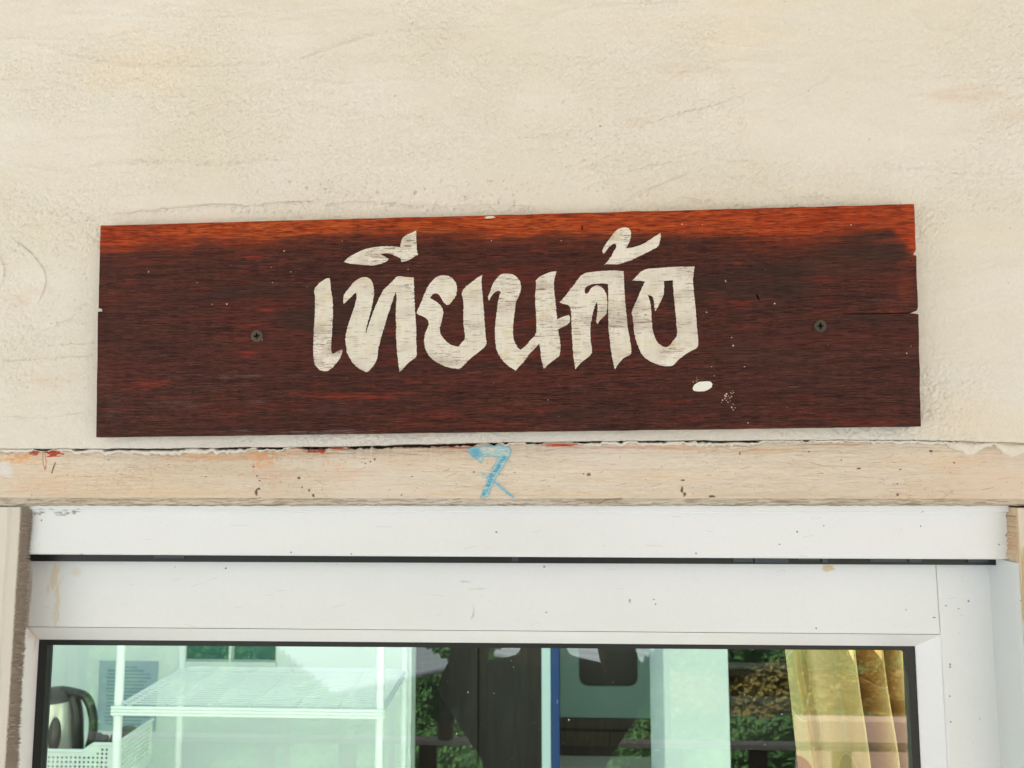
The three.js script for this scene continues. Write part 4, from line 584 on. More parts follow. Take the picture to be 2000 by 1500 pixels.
{ // wire shelf
  const zf = -1.60, zb = -2.00, F = (px, py) => at(px, py, zf), xl = F(231, 1390).x, xr = F(742, 1390).x, y1 = F(480, 1379).y, y0 = F(480, 1397).y, ym = (y0 + y1) / 2, xbl = xl - 0.0, xbr = xr + 0.0;
  const s = thing('wire_shelf', 'white wire shelf unit with thin posts against the inner wall', 'shelf', V((xl + xr) / 2, 0, (zf + zb) / 2));
  for (const [x, z] of [[xl, zf], [xr, zf], [xl, zb], [xr, zb]]) { part('post', rod(V(x, 0, z), V(x, 2.1, z), 0.0125, 14), whiteSteel, s); }
  for (const yy of [ym, ym - 0.45, ym + 0.5]) {
    const d = 0.5 * (y1 - y0) - 0.004;
    for (const z of [zf, zb]) { part('rail', merge([-1, 0, 1].map((k) => rod(V(xl - 0.012, yy + k * d, z + (z === zf ? 0.016 : -0.016)), V(xr + 0.012, yy + k * d, z + (z === zf ? 0.016 : -0.016)), 0.0046, 8))), whiteSteel, s); }
    for (const x of [xl, xr]) part('side_rail', merge([-1, 1].map((k) => rod(V(x, yy + k * d, zf), V(x, yy + k * d, zb), 0.0046, 8))), whiteSteel, s);
    for (let i = 0; i < 19; i++) { const z = mix(zf, zb, (i + 0.5) / 19); part('wire', rod(V(xl, yy + d + 0.003, z), V(xr, yy + d + 0.003, z), 0.0022, 6), whiteSteel, s); }
    for (let i = 1; i < 6; i++) { const x = mix(xl, xr, i / 6); part('cross_wire', rod(V(x, yy + d - 0.003, zf), V(x, yy + d - 0.003, zb), 0.003, 6), whiteSteel, s); }
    for (const [x, z] of [[xl, zf], [xr, zf], [xl, zb], [xr, zb]]) part('collar', rod(V(x, yy - d - 0.008, z), V(x, yy + d, z), 0.016, 14), whiteSteel, s);
  }
}
const counterY = 0.66;
{ // table that carries basket and kettle
  const x0 = -2.45, x1 = -1.375, z0 = -2.02, z1 = -1.72, t = thing('side_table', 'low table under the basket and kettle, left of the wire shelf', 'table', V((x0 + x1) / 2, 0, (z0 + z1) / 2));
  const m = std({ color: lin(0.62, 0.66, 0.62), roughness: 0.55 });
  part('tabletop', box(x0, x1, counterY - 0.03, counterY, z0, z1), m, t);
  for (const x of [x0 + 0.04, x1 - 0.04]) for (const z of [z0 + 0.04, z1 - 0.04]) part('leg', box(x - 0.02, x + 0.02, 0, counterY - 0.0305, z - 0.02, z + 0.02), m, t);
}
{ // perforated basket
  const zf = -1.76, zb = -1.99, F = (px, py) => at(px, py, zf), yr = F(120, 1466).y, yh = F(190, 1453).y, xr = F(226, 1460).x, xl = xr - 0.46, y0 = counterY + 0.002;
  const b = thing('basket', 'white plastic basket with round holes holding the steel kettle', 'basket', V((xl + xr) / 2, y0, (zf + zb) / 2));
  const pl = phys({ color: lin(0.78, 0.82, 0.80), roughness: 0.4 });
  const xa = F(163, 1470).x, xb = F(184, 1455).x;
  const disc = (x, y, r, n = 8) => Array.from({ length: n }, (_, i) => [x + r * Math.cos(i / n * 6.2832), y + r * Math.sin(i / n * 6.2832)]);
  const holes = []; for (let j = 0; j < 9; j++) for (let i = 0; i < 30; i++) { const x = xr - 0.028 - i * 0.0142, y = yr - 0.020 - j * 0.0135; if (x > xl + 0.015) holes.push(disc(x, y, 0.0042)); }
  for (const [i, j] of [[0, 1], [1, 1], [0, 0], [1, 0], [2, 0]]) holes.push(disc(xr - 0.028 - i * 0.0142, yr - 0.020 + 0.0135 * (j === 1 ? 1.85 : 0.93), 0.0042));
  part('front_panel', shapeSolid([[xl, y0], [xr - 0.01, y0], [xr, yh], [xb, yh], [xa, yr], [xl, yr]], zf - 0.002, zf + 0.002, holes), pl, b);
  const back = shapeSolid([[xl, y0], [xr - 0.01, y0], [xr - 0.002, yr - 0.10], [xl, yr - 0.10]], zb - 0.002, zb + 0.002); part('back_panel', back, pl, b);
  const ys = yh; const sh = []; for (let j = 0; j < 7; j++) for (let i = 0; i < 13; i++) sh.push(disc(0.028 + i * 0.0142, yh - 0.022 - j * 0.0135, 0.0042));
  const side = shapeSolid([[0, y0], [zf - zb, y0], [zf - zb, yh], [0, yh]], -0.002, 0.002, sh);
  for (const x of [xr - 0.002, xl + 0.002]) { const g = side.clone(); g.rotateY(-Math.PI / 2); g.translate(x, 0, zb); part('side_panel', g, pl, b); }
  part('base', box(xl, xr - 0.01, y0, y0 + 0.004, zb, zf), pl, b);
  const rim = (pts) => merge(pts.slice(1).map((p, i) => rod(pts[i], p, 0.0055, 8)));
  part('rim', rim([V(xl, yr, zf), V(xa, yr, zf), V(xb, yh, zf), V(xr, yh, zf), V(xr, yh, zb)]), pl, b);
  // dark packets lying in the basket, showing above its rim
  const lump = (w, h, d, seed) => { const g = mergeVertices(new THREE.SphereGeometry(1, 24, 16)); const p = g.attributes.position; for (let i = 0; i < p.count; i++) { const v = V(p.getX(i), p.getY(i), p.getZ(i)), k = 1 + 0.22 * (fbm(v.x * 2 + 5, v.y * 2 + v.z * 1.7, seed, 3) - 0.5) * 2; const e = (q) => Math.sign(q) * Math.pow(Math.abs(q), 0.7); p.setXYZ(i, e(v.x) * w * k, e(v.y) * h * k, e(v.z) * d * k); } g.computeVertexNormals(); return g; };
  const pk = at(262, 1440, -1.90); solo('snack_bag', lump(0.05, 0.062, 0.05, 3).translate(xr - 0.062, y0 + 0.068, -1.93), phys({ color: lin(0.045, 0.035, 0.028), roughness: 0.35 }), 'dark brown packet standing in the white basket, by its right side', 'packet');
  const pk2 = at(200, 1440, -1.86); solo('snack_bag', lump(0.035, 0.05, 0.03, 9).translate(xr - 0.165, y0 + 0.056, -1.945), phys({ color: lin(0.05, 0.05, 0.045), roughness: 0.4 }), 'black packet in the white basket between kettle handle and shelf post', 'packet');
  const pk3 = at(211, 1439, -1.83); solo('food_tin', new THREE.CylinderGeometry(0.014, 0.014, 0.10, 20).translate(xr - 0.028, y0 + 0.053, -1.80), std({ color: lin(0.36, 0.06, 0.03), roughness: 0.5 }), 'small red-brown tin peeping over the basket rim', 'tin');
}
{ // kettle
  const z = -1.872, c = at(104, 1420, z), yb = counterY + 0.0065, ytop = at(130, 1366, z).y, k = thing('kettle', 'brushed steel electric kettle with black lid and handle standing in the white basket', 'kettle', V(c.x, yb, z));
  const H = ytop - yb, S = (px) => (px - 1000) / 1500 * (D - z);
  const steel = phys({ color: lin(0.60, 0.58, 0.50), metalness: 0.72, roughness: 0.30 }), blk = phys({ color: lin(0.018, 0.019, 0.019), roughness: 0.3 });
  const r0 = 0.092, r1 = 0.064, lath = (l) => new THREE.LatheGeometry(l.map(([a, b]) => new THREE.Vector2(a, b)), 48);
  part('body', lath([[0, 0.012], [r0, 0.012], [r0, 0.03], [mix(r0, r1, 0.3), 0.3 * H], [mix(r0, r1, 0.62), 0.62 * H], [mix(r0, r1, 0.86), 0.86 * H], [r1, H], [r1 - 0.004, H]]), steel, k, true);
  part('base', lath([[0, 0], [r0 + 0.006, 0], [r0 + 0.006, 0.010], [r0, 0.0118], [0, 0.0118]]), blk, k, true);
  part('lid', lath([[r1 + 0.001, H + 0.0005], [r1 + 0.001, H + 0.01], [r1 * 0.8, H + 0.024], [r1 * 0.5, H + 0.034], [r1 * 0.2, H + 0.039], [0, H + 0.040]]), blk, k, true);
  // handle: up over the lid's edge, out and down to the foot of the body
  const hp = new THREE.CatmullRomCurve3([V(0.02, H + 0.030, 0.0), V(0.06, H + 0.024, 0), V(0.105, H + 0.008, 0), V(0.132, H - 0.05, 0), V(0.134, H - 0.11, 0), V(0.118, H - 0.17, 0), V(0.098, H - 0.205, 0)]);
  const tube = new THREE.TubeGeometry(hp, 48, 0.0135, 12); part('handle', tube.scale(1, 1, 1.15), blk, k, true);
  const strap = new THREE.CatmullRomCurve3([V(r1 - 0.004, H + 0.012, 0), V(r1 + 0.012, H - 0.04, 0), V(r1 + 0.019, H - 0.12, 0), V(r0 - 0.006, 0.06, 0), V(r0, 0.012, 0)]);
  part('handle_mount', new THREE.TubeGeometry(strap, 32, 0.019, 12).scale(1, 1, 1.1), blk, k, true);
  const pg = new THREE.SphereGeometry(1, 24, 16).scale(0.019, 0.054, 0.012); pg.translate(0, H * 0.62, 0.083); pg.rotateY(0.62);
  part('water_gauge', pg, blk, k, true);
  const sp = new THREE.ConeGeometry(0.03, 0.06, 16); sp.rotateZ(Math.PI * 0.3); sp.translate(-r1 - 0.012, H - 0.02, 0); part('spout', sp, steel, k, true);
}
{ // notice on the wall
  const a = at(196, 1290, PZ), b = at(304, 1428, PZ), R = { x0: 0, x1: 1, y0: 0, y1: 1.3 };
  const pic = new Pic(128, 168, R).each((x, y) => [172, 188, 200]);
  const r = rng(3); for (let i = 0; i < 17; i++) { const y = 1.18 - i * 0.066, x0 = i === 0 ? 0.36 : 0.12 + 0.04 * r(), x1 = i === 0 ? 0.64 : 0.62 + 0.28 * r(); for (let x = x0; x < x1;) { const w = 0.03 + 0.08 * r(); pic.area(x, Math.min(x + w, x1), y - 0.011, y + 0.011, () => [92, 112, 132, 0.42]); x += w + 0.018; } }
  solo('notice', new THREE.BoxGeometry(b.x - a.x, a.y - b.y, 0.002).translate((a.x + b.x) / 2, (a.y + b.y) / 2, PZ + 0.0025), std({ map: pic.texture(), roughness: 0.7 }), 'pale blue printed notice on the inner wall behind the kettle', 'notice');
}
const darkWood = (r, g, b, rough = 0.4) => { const t = new Pic(256, 256, { x0: 0, x1: 1, y0: 0, y1: 1 }).each((x, y) => { const v = 0.75 + 0.5 * fbm(x * 60, y * 6, 181, 4); return [255 * Math.min(1, 0.8 * v), 255 * Math.min(1, 0.8 * v), 255 * Math.min(1, 0.8 * v)]; }).texture(THREE.RepeatWrapping); return std({ map: t, color: lin(r, g, b), roughness: rough }); };
{ // wardrobe in the dark part of the room
  const z = -3.0, x0 = at(806, 1400, z).x, x1 = at(1062, 1400, z).x, w = thing('wardrobe', 'tall dark brown wardrobe right of the wire shelf', 'wardrobe', V((x0 + x1) / 2, 0, z - 0.25));
  const m = darkWood(0.052, 0.040, 0.032, 0.45), xm = (x0 + x1) / 2;
  part('carcass', box(x0, x1, 0, 2.1, z - 0.5, z - 0.022), m, w);
  for (const [a, b, k] of [[x0 + 0.003, xm - 0.002, 1], [xm + 0.002, x1 - 0.003, -1]]) { const d = part('door', prism(roundPoly([[a, z - 0.0215], [b, z - 0.0215], [b, z], [a, z]], 0.004), alongY, 0.06, 2.07), m, w); part('handle', box((k > 0 ? b - 0.03 : a + 0.02), (k > 0 ? b - 0.02 : a + 0.03), 0.9, 1.04, z, z + 0.02), std({ color: lin(0.25, 0.25, 0.24), metalness: 0.9, roughness: 0.3 }), d); }
}
{ // upright post, pale and blue
  const z = -2.1, a = at(1058, 1380, z).x, b = at(1076, 1380, z).x, c = at(1093, 1380, z).x, o = thing('upright_panel', 'narrow upright panel, pale on its left and blue on its right, in mid room', 'panel', V(b, 0, z - 0.2));
  part('pale_edge', prism(roundPoly([[a, z - 0.35], [a, z], [b - 0.0005, z], [b - 0.0005, z - 0.35]], 0.004), alongY, 0, 2.2), std({ color: lin(0.62, 0.74, 0.76), roughness: 0.5 }), o);
  part('blue_face', prism(roundPoly([[b, z - 0.35], [b, z - 0.004], [c, z - 0.004], [c, z - 0.35]], 0.003), alongY, 0, at(1084, 1264, z).y), std({ color: lin(0.003, 0.045, 0.19), roughness: 0.5 }), o);
}
{ // mirror on the far wall above a sideboard
  const z = -3.9, a = at(1131, 1340, z), b = at(1246, 1340, z), y0 = a.y, rr = 0.06, pts = roundPoly([[a.x, y0, rr], [b.x, y0, rr], [b.x, y0 + 0.6, rr], [a.x, y0 + 0.6, rr]], rr, 8);
  const sx0 = at(1094, 1400, z).x, sx1 = at(1285, 1400, z).x;
  const cab = thing('display_cabinet', 'grey-green cabinet with one dark rounded window, on the brown sideboard', 'cabinet', V((sx0 + sx1) / 2, at(1180, 1402, z).y, z - 0.2));
  const yS = at(1180, 1402, z).y;
  part('body', shapeSolid([[sx0, yS], [sx1, yS], [sx1, yS + 0.95], [sx0, yS + 0.95]], z - 0.35, z, [pts]), std({ color: lin(0.28, 0.42, 0.39), roughness: 0.45 }), cab);
  part('window', shapeSolid(pts, z - 0.35, z - 0.012), phys({ color: lin(0.035, 0.03, 0.022), roughness: 0.25 }), cab);
  const sb = thing('sideboard', 'low brown wooden sideboard under the grey-green cabinet', 'sideboard', V((sx0 + sx1) / 2, 0, z - 0.2)), m = darkWood(0.10, 0.065, 0.04, 0.5);
  part('top', box(sx0 - 0.03, sx1 + 0.02, yS - 0.05, yS - 0.0005, z - 0.4, z + 0.03), m, sb); part('carcass', box(sx0 - 0.01, sx1, 0, yS - 0.0505, z - 0.38, z), darkWood(0.045, 0.032, 0.02, 0.5), sb);
  for (const [p, q] of [[sx0, (sx0 + sx1) / 2 - 0.004], [(sx0 + sx1) / 2 + 0.004, sx1 - 0.01]]) part('door', box(p + 0.006, q, 0.06, yS - 0.07, z + 0.0004, z + 0.016), m, sb);
}
{ // white pillar
  const z = -1.3, x0 = at(1296, 1380, z).x, x1 = at(1425, 1380, z).x, o = solo('pillar', prism(roundPoly([[x0, z], [x1, z], [x1, z - 0.25], [x0, z - 0.25]], 0.006), alongY, 0, CEIL - 0.001), std({ color: lin(0.47, 0.52, 0.54), roughness: 0.7 }), 'white pillar inside the room, left of the gold curtain', 'pillar', { kind: 'structure' });
}
{ // low dark sofa back between pillar and curtain
  const z = -2.6, y = at(1480, 1292, z).y, x0 = at(1405, 1400, z).x, x1 = at(1640, 1400, z).x;
  const s = thing('bookcase', 'dark brown bookcase behind the white pillar and gold curtain', 'bookcase', V((x0 + x1) / 2, 0, z - 0.15)), m = darkWood(0.03, 0.022, 0.015, 0.5);
  part('frame', merge([box(x0, x0 + 0.03, 0, y, z - 0.3, z), box(x1 - 0.03, x1, 0, y, z - 0.3, z), box(x0, x1, 0, y, z - 0.33, z - 0.3)]), m, s);
  for (const h of [0.1, 0.4, 0.7, 0.96, y - 0.03]) part('shelf', box(x0 + 0.03, x1 - 0.03, h, h + 0.025, z - 0.3, z - 0.002), m, s);
}
{ // gold curtain hanging close behind the pane, drawn towards the lower right
  const z = -0.20, yT = at(1600, 1190, z).y, yB = 0.35, top = [at(1518, 1190, z).x, at(1815, 1190, z).x], at1500 = [at(1556, 1500, z).x, at(1845, 1500, z).x], y15 = at(1556, 1500, z).y;
  const nu = 220, nv = 120, P = [], U = [], I = [];
  const bump = (u, c, w) => Math.exp(-(((u - c) / w) ** 2));
  const relief = (u, v) => { const q = u + 0.012 * Math.sin(v * 5); return 0.012 * bump(q, 0.05, 0.04) - 0.012 * bump(q, 0.13, 0.06) + 0.007 * Math.sin(q * 9 + 1) + 0.034 * bump(q, 0.43, 0.05) - 0.17 * bump(q, 0.53, 0.036) + 0.030 * bump(q, 0.60, 0.03) - 0.045 * bump(q, 0.67, 0.025) + 0.022 * bump(q, 0.73, 0.04) - 0.09 * bump(q, 0.85, 0.04) + 0.02 * bump(q, 0.95, 0.05); };
  for (let j = 0; j <= nv; j++) for (let i = 0; i <= nu; i++) {
    const v = j / nv, u = i / nu, y = mix(yT, yB, v), t = (yT - y) / (yT - y15), tt = t < 1.3 ? t : 1.3 + (t - 1.3) * 0.35, xa = mix(top[0], at1500[0], tt), xb = mix(top[1], at1500[1], tt);
    P.push(mix(xa, xb, u + 0.012 * Math.sin(u * 22)), y, z + relief(u, t)); U.push(u * 0.42 + 0.02 * t, y);
  }
  for (let j = 0; j < nv; j++) for (let i = 0; i < nu; i++) { const a = j * (nu + 1) + i, b = a + nu + 1; I.push(a, b, b + 1, a, b + 1, a + 1); }
  const g = new THREE.BufferGeometry(); g.setAttribute('position', new THREE.Float32BufferAttribute(P, 3)); g.setAttribute('uv', new THREE.Float32BufferAttribute(U, 2)); g.setIndex(I); g.computeVertexNormals();
  const uvAt = (px, py) => { const p = at(px, py, z), t = (yT - p.y) / (yT - y15), xa = mix(top[0], at1500[0], t), xb = mix(top[1], at1500[1], t); return [(p.x - xa) / (xb - xa) * 0.42 + 0.02 * t, p.y]; };
  const R = { x0: 0, x1: 0.46, y0: yT - 0.30, y1: yT };
  const pic = new Pic(920, 600, R).each((x, y) => { const w = noise(x * 900, y * 90, 191) - 0.5, q = noise(x * 120, y * 1400, 192) - 0.5; return [221 + 8 * w + 8 * q, 178 + 8 * w + 8 * q, 122 + 8 * w + 8 * q]; });
  const disc = (px, py, r, fill, line, a) => { const [cx, cy] = uvAt(px, py), rr = r * 0.00062; pic.area(cx - rr * 1.1, cx + rr * 1.1, cy - rr * 1.1, cy + rr * 1.1, (x, y) => { const d = Math.hypot(x - cx, (y - cy)) / rr; return d < 1 ? [...fill, a * sstep(1, 0.985, d)] : null; }); pic.area(cx - rr * 1.1, cx + rr * 1.1, cy - rr * 1.1, cy + rr * 1.1, (x, y) => { const d = Math.abs(Math.hypot(x - cx, y - cy) / rr - 1) * rr; return [...line, sstep(0.0011, 0.0005, d) * 0.7]; }); };
  disc(1556, 1325, 66, [196, 166, 108], [224, 214, 170], 0.85); disc(1690, 1270, 62, [190, 142, 88], [222, 206, 158], 0.8); disc(1560, 1340, 50, [190, 158, 100], [200, 170, 112], 0.5); disc(1560, 1520, 44, [172, 92, 44], [206, 150, 90], 0.95); disc(1655, 1515, 36, [190, 150, 100], [224, 206, 160], 0.6); disc(1590, 1420, 40, [202, 168, 118], [222, 210, 168], 0.5); disc(1760, 1400, 50, [186, 140, 88], [216, 200, 150], 0.7);
  const map = pic.texture(THREE.MirroredRepeatWrapping); for (let i = 0; i < U.length; i += 2) { U[i] /= 0.46; U[i + 1] = (U[i + 1] - R.y0) / 0.30; } g.setAttribute('uv', new THREE.Float32BufferAttribute(U, 2));
  solo('curtain', g, phys({ map, roughness: 0.42, sheen: 0.6, sheenColor: lin(0.9, 0.8, 0.5), sheenRoughness: 0.4, side: THREE.DoubleSide }), 'gold satin curtain with round motifs behind the right end of the pane', 'curtain');
}

// ---------------------------------------------------------------- the veranda and yard behind the camera, which light the wall and stand in the pane's reflection
solo('veranda_floor', box(-4, 4, -0.41, -0.27, -0.12, 2.1), std({ color: lin(0.42, 0.41, 0.39), roughness: 0.7 }), 'concrete veranda floor in front of the door', 'floor', { kind: 'structure' });
solo('veranda_roof', box(-4.4, 4.4, 2.62, 2.74, 0.002, 2.85), std({ color: lin(0.62, 0.51, 0.36), roughness: 0.9 }), 'underside of the veranda roof over the door', 'roof', { kind: 'structure' });
{
  const g = new THREE.PlaneGeometry(260, 260); g.rotateX(-Math.PI / 2); g.translate(0, -3, 0);
  solo('ground', g, std({ color: lin(0.42, 0.43, 0.45), roughness: 0.95 }), 'pale dry yard around the house', 'ground', { kind: 'structure' });
}
{ // railing
  const z = 1.75, yR = mirrored(700, 1440, z).y, r = thing('railing', 'dark wooden veranda railing with a white top rail', 'railing', V(0, 0, z));
  part('top_rail', box(-3.9, 3.9, yR - 0.014, yR, z - 0.02, z + 0.02), std({ color: lin(0.75, 0.75, 0.74), roughness: 0.5 }), r);
  const m = std({ color: lin(0.08, 0.04, 0.03), roughness: 0.6 });
  for (let i = 0; i < 30; i++) { const x = -3.85 + i * 0.265; part('board', box(x, x + 0.055, -0.2695, yR - 0.0145, z - 0.012, z + 0.012), m, r); }
  const pot = (px, h, label) => { const p = mirrored(px, 1440, z + 0.001), t = thing('potted_plant', label, 'plant', V(p.x, yR + 0.001, z)); part('pot', new THREE.LatheGeometry([[0, 0], [0.024, 0], [0.031, 0.068], [0.033, 0.076], [0.027, 0.076], [0.026, 0.066], [0, 0.064]].map(([a, b]) => new THREE.Vector2(a, b)), 24), std({ color: lin(0.12, 0.05, 0.035), roughness: 0.7 }), t, true); const q = rng(px), L = []; for (let i = 0; i < 260; i++) { const a = q() * 6.28, rr = 0.045 * Math.sqrt(q()), y = 0.066 + h * q(), s = 0.010 + 0.009 * q(), g = new THREE.PlaneGeometry(s, s * 1.6); g.rotateX(q() * 3); g.rotateY(q() * 6); g.translate(rr * Math.cos(a), y, rr * Math.sin(a)); L.push(g); } part('leaves', merge(L), std({ color: lin(0.06, 0.16, 0.05), roughness: 0.7, side: THREE.DoubleSide }), t, true); };
  pot(870, 0.10, 'leafy pot plant on the veranda rail');
}
{ // a neighbour's sheet metal roof and greenery beyond
  const m = std({ color: lin(0.40, 0.47, 0.49), roughness: 0.5, metalness: 0.1 });
  const sheet = (p, q, back, rise) => {                              // ridges run along the eave from p to q
    const d = q.clone().sub(p).normalize(), n = V(-d.z, 0, d.x); if (n.z < 0) n.negate(); const P = [], I = [], N = Math.round(back / 0.02);
    for (let i = 0; i <= N; i++) { const t = i / N * back, h = 0.018 * Math.sin(t * 2 * Math.PI / 0.11) + rise * t; for (const e of [p, q]) for (const k of [0, -0.03]) P.push(e.x + n.x * t, e.y + h + k, e.z + n.z * t); if (i < N) { const k = i * 4; I.push(k, k + 4, k + 2, k + 2, k + 4, k + 6, k + 1, k + 3, k + 5, k + 3, k + 7, k + 5, k + 2, k + 6, k + 3, k + 3, k + 6, k + 7, k, k + 1, k + 4, k + 1, k + 5, k + 4); } }
    I.push(0, 2, 1, 1, 2, 3); const g = new THREE.BufferGeometry(); g.setAttribute('position', new THREE.Float32BufferAttribute(P, 3)); g.setIndex(I); g.computeVertexNormals(); return [g, n];
  };
  const shed = (A, B, stretch, label) => {
    const p = mirrored(...A), q = mirrored(...B); q.y = p.y; const e = p.clone().sub(q); p.addScaledVector(e, stretch);
    const s = thing('shed', label, 'shed', V(q.x, -3, q.z)), [g, n] = sheet(p, q, 1.1, 0.16); part('roof', g, m, s);
    const wood = std({ color: lin(0.07, 0.07, 0.05), roughness: 0.9 });
    for (const c of [p, q]) for (const t of [0.9]) { const x = mix(c.x, (p.x + q.x) / 2, 0.08) + n.x * t, z = mix(c.z, (p.z + q.z) / 2, 0.08) + n.z * t; part('post', box(x - 0.025, x + 0.025, -3, p.y + 0.16 * t - 0.05, z - 0.025, z + 0.025), wood, s); }
  };
  shed([690, 1345, 5.10], [890, 1300, 5.76], 0.15, 'open shed with a pale corrugated roof below the veranda, on the left');
  shed([965, 1275, 5.74], [1222, 1316, 5.12], 0.0, 'smaller open shed with a pale corrugated roof, straight in front of the door');
  const gw = mirrored(1562, 1408, 6.2); solo('garden_wall', box(gw.x, gw.x + 7, -3, gw.y, 6.2, 6.35), std({ color: lin(0.62, 0.47, 0.40), roughness: 0.9 }), 'pinkish garden wall across the yard', 'wall');
  // hedge
  const q = rng(88), N = 320000, hedge = thing('hedge', 'tall green hedge across the yard, yellow leaved at its right end', 'hedge', V(0, -3, 10.5), { kind: 'stuff' });
  const im = new THREE.InstancedMesh(new THREE.PlaneGeometry(0.04, 0.062), std({ roughness: 0.75, side: THREE.DoubleSide }), N), M = new THREE.Matrix4(), Q = new THREE.Quaternion(), col = new THREE.Color();
  const face = (x, y) => 9.9 + 0.9 * fbm(x * 0.9, y * 1.1, 8, 4), topAt = (x) => 2.7 + 1.5 * noise(x * 0.9, 1, 4);
  const P = [], I = [], nx = 180, ny = 46; for (let j = 0; j <= ny; j++) for (let i = 0; i <= nx; i++) { const x = -9 + 18 * i / nx, y = topAt(x) * j / ny; P.push(x, y, face(x, y - 3) - 10.5 + 0.10 + (j === ny ? 0.5 : 0)); if (i < nx && j < ny) { const k = j * (nx + 1) + i; I.push(k, k + nx + 2, k + 1, k, k + nx + 1, k + nx + 2); } }
  const core = new THREE.BufferGeometry(); core.setAttribute('position', new THREE.Float32BufferAttribute(P, 3)); core.setIndex(I); core.computeVertexNormals(); part('twigs', core, std({ color: lin(0.035, 0.06, 0.025), roughness: 0.95, side: THREE.DoubleSide }), hedge, true);
  for (let i = 0; i < N; i++) { const x = -9 + 18 * q(), y = topAt(x) * (i % 9 ? q() : 1.02 - 0.06 * q()), z = face(x, y - 3) - 10.5 + 0.16 * (q() - 0.6), Yw = y - 3; Q.setFromEuler(new THREE.Euler(-2.1 + (q() - 0.5) * 1.3, (q() - 0.5) * 1.4, 0)); const k = 0.7 + 0.8 * q(); M.compose(V(x, y, z), Q, V(k, k, k)); im.setMatrixAt(i, M); const yl = x > 1.8 && Yw < -1.3 + 0.2 * noise(x * 2, 3, 5) && Yw > -1.95 + 0.2 * noise(x * 2, 8, 5) ? 1 : 0; const t = 0.7 + 0.6 * q(); col.setRGB(mix(0.085, 0.26, yl) * t, mix(0.22, 0.22, yl) * t, 0.06); im.setColorAt(i, col); }
  im.name = 'leaves'; im.castShadow = im.receiveShadow = true; im.userData.kind = 'stuff'; hedge.add(im);
}

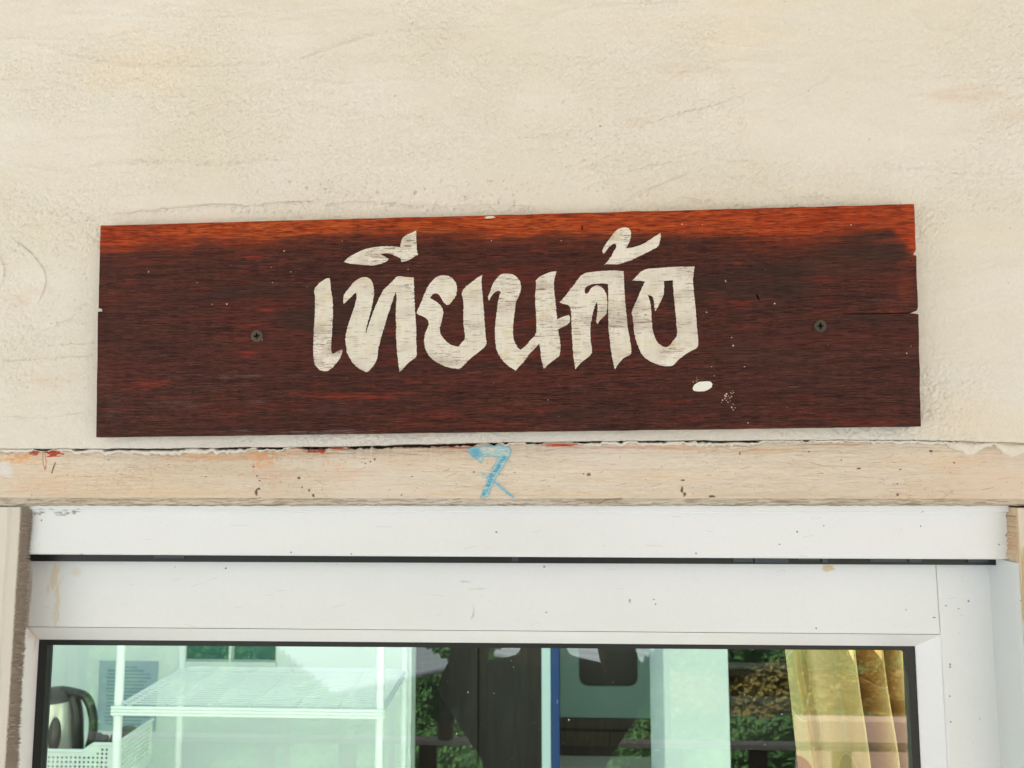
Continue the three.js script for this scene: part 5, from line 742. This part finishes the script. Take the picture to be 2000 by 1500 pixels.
{ // the photographer, who shows only as a dark shape mirrored in the pane
  const body = (bones, h, colourAt) => {
    const lo = V(1e9, 1e9, 1e9), hi = V(-1e9, -1e9, -1e9); for (const [a, b, r0, r1] of bones) for (const [p, r] of [[a, r0], [b, r1]]) { lo.min(V(p.x - r - 0.04, p.y - r - 0.04, p.z - r - 0.04)); hi.max(V(p.x + r + 0.04, p.y + r + 0.04, p.z + r + 0.04)); }
    const size = Math.max(hi.x - lo.x, hi.y - lo.y, hi.z - lo.z), n = Math.ceil(size / h) + 4, c = lo.clone().add(hi).multiplyScalar(0.5), half = n * h / 2, mc = new MarchingCubes(n, new THREE.MeshStandardMaterial(), false, false, 120000);
    for (let k = 0; k < n; k++) for (let j = 0; j < n; j++) for (let i = 0; i < n; i++) {
      const x = c.x + ((i - n / 2) / (n / 2)) * half, y = c.y + ((j - n / 2) / (n / 2)) * half, z = c.z + ((k - n / 2) / (n / 2)) * half; let d = 1;
      if (x > lo.x && x < hi.x && y > lo.y && y < hi.y && z > lo.z && z < hi.z) for (const [a, b, r0, r1, sm = 0.03] of bones) { const bx = b.x - a.x, by = b.y - a.y, bz = b.z - a.z, t = clamp(((x - a.x) * bx + (y - a.y) * by + (z - a.z) * bz) / (bx * bx + by * by + bz * bz + 1e-12)), e = Math.hypot(x - a.x - t * bx, y - a.y - t * by, z - a.z - t * bz) - mix(r0, r1, t), q = clamp(0.5 + 0.5 * (e - d) / sm); d = mix(e, d, q) - sm * q * (1 - q); }
      mc.field[i + j * n + k * n * n] = -d;
    }
    mc.isolation = 0; mc.update(); const m = mc.count, P = mc.positionArray.slice(0, m * 3), C = new Float32Array(m * 3);
    for (let i = 0; i < m; i++) { for (const [q, w] of [[0, 'x'], [1, 'y'], [2, 'z']]) P[3 * i + q] = c[w] + P[3 * i + q] * half; const o = colourAt(P[3 * i], P[3 * i + 1], P[3 * i + 2]); C.set(o, 3 * i); }
    let g = new THREE.BufferGeometry(); g.setAttribute('position', new THREE.BufferAttribute(P, 3)); g.setAttribute('color', new THREE.BufferAttribute(C, 3)); g = mergeVertices(g, 1e-4); g.computeVertexNormals(); return g;
  };
  const Y = -0.219, p = thing('person', 'person in a dark brown shirt holding up both hands to take the picture', 'person', V(0.02, Y - 0.05, 1.14));
  const skin = [0.24, 0.13, 0.08], shirt = [0.075, 0.055, 0.045], trousers = [0.03, 0.035, 0.05], B = [];
  const add = (a, b, r0, r1, sm) => B.push([V(...a), V(...b), r0, r1, sm]);
  add([0, 0.72, 1.15], [0, 0.95, 1.15], 0.145, 0.135, 0.06); add([0, 0.95, 1.15], [0, 1.08, 1.14], 0.135, 0.13, 0.06); add([-0.09, 0.72, 1.15], [0.09, 0.72, 1.15], 0.13, 0.13, 0.05); add([-0.11, 1.08, 1.14], [0.11, 1.08, 1.14], 0.105, 0.105, 0.06); add([-0.15, 1.115, 1.14], [0.15, 1.115, 1.14], 0.055, 0.055, 0.05);
  add([0, 1.15, 1.14], [0, 1.30, 1.11], 0.058, 0.054, 0.03); add([0, 1.40, 1.10], [0, 1.34, 1.06], 0.088, 0.062, 0.04); add([0, 1.42, 1.12], [0, 1.44, 1.11], 0.092, 0.088, 0.03); add([0, 1.385, 1.015], [0, 1.36, 1.0], 0.012, 0.015, 0.02); for (const s of [-1, 1]) add([s * 0.088, 1.39, 1.115], [s * 0.09, 1.36, 1.11], 0.014, 0.01, 0.01);
  for (const s of [-1, 1]) {
    add([s * 0.178, 1.10, 1.13], [s * 0.182, 1.20, 0.90], 0.052, 0.044, 0.03); add([s * 0.182, 1.20, 0.90], [s * 0.085, 1.54, 0.80], 0.044, 0.028, 0.02);
    add([s * 0.10, 0.68, 1.15], [s * 0.10, 0.26, 1.12], 0.085, 0.058, 0.04); add([s * 0.10, 0.26, 1.12], [s * 0.105, Y + 0.07, 1.16], 0.056, 0.038, 0.03); add([s * 0.105, Y + 0.04, 1.18], [s * 0.115, Y + 0.032, 0.99], 0.038, 0.032, 0.03);
  }
  const cloth = std({ vertexColors: true, roughness: 0.85 });
  part('body', body(B, 0.014, (x, y, z) => y > 1.20 && (Math.abs(x) < 0.13 || y > 1.30) ? skin : y < 0.66 ? trousers : shirt), cloth, p);
  for (const s of [-1, 1]) { // raised hands, fingers bent round the edges of the phone
    const H = [], f = (a, b, r0, r1) => H.push([V(s * a[0], a[1], a[2]), V(s * b[0], b[1], b[2]), r0, r1, 0.006]);
    f([0.085, 1.535, 0.80], [0.082, 1.575, 0.79], 0.026, 0.028); f([0.082, 1.575, 0.79], [0.080, 1.615, 0.775], 0.030, 0.027);
    for (const [k, L] of [[0, 0.036], [1, 0.042], [2, 0.039], [3, 0.030]]) { const z = 0.765 + k * 0.001, y = 1.622 + 0.019 * k - 0.012 * (k === 3); f([0.084, 1.60 + 0.012 * k, 0.775], [0.092, y + 0.006, 0.748], 0.0095, 0.009); f([0.092, y + 0.006, 0.748], [0.092 - L * 0.8, y + 0.012, 0.738], 0.009, 0.0078); }
    f([0.074, 1.585, 0.80], [0.060, 1.615, 0.800], 0.0125, 0.0105); f([0.060, 1.615, 0.800], [0.042, 1.640, 0.782], 0.0105, 0.009);
    part('hand', body(H, 0.0035, () => skin), cloth, p);
  }
  const hair = new THREE.SphereGeometry(1, 32, 24, 0, 6.2832, 0, 1.75); hair.rotateX(0.45); hair.scale(0.101, 0.106, 0.112); hair.translate(0, 1.435, 1.128); part('hair', hair, std({ color: lin(0.012, 0.01, 0.009), roughness: 0.7 }), p);
}

renderer.render(scene, camera);
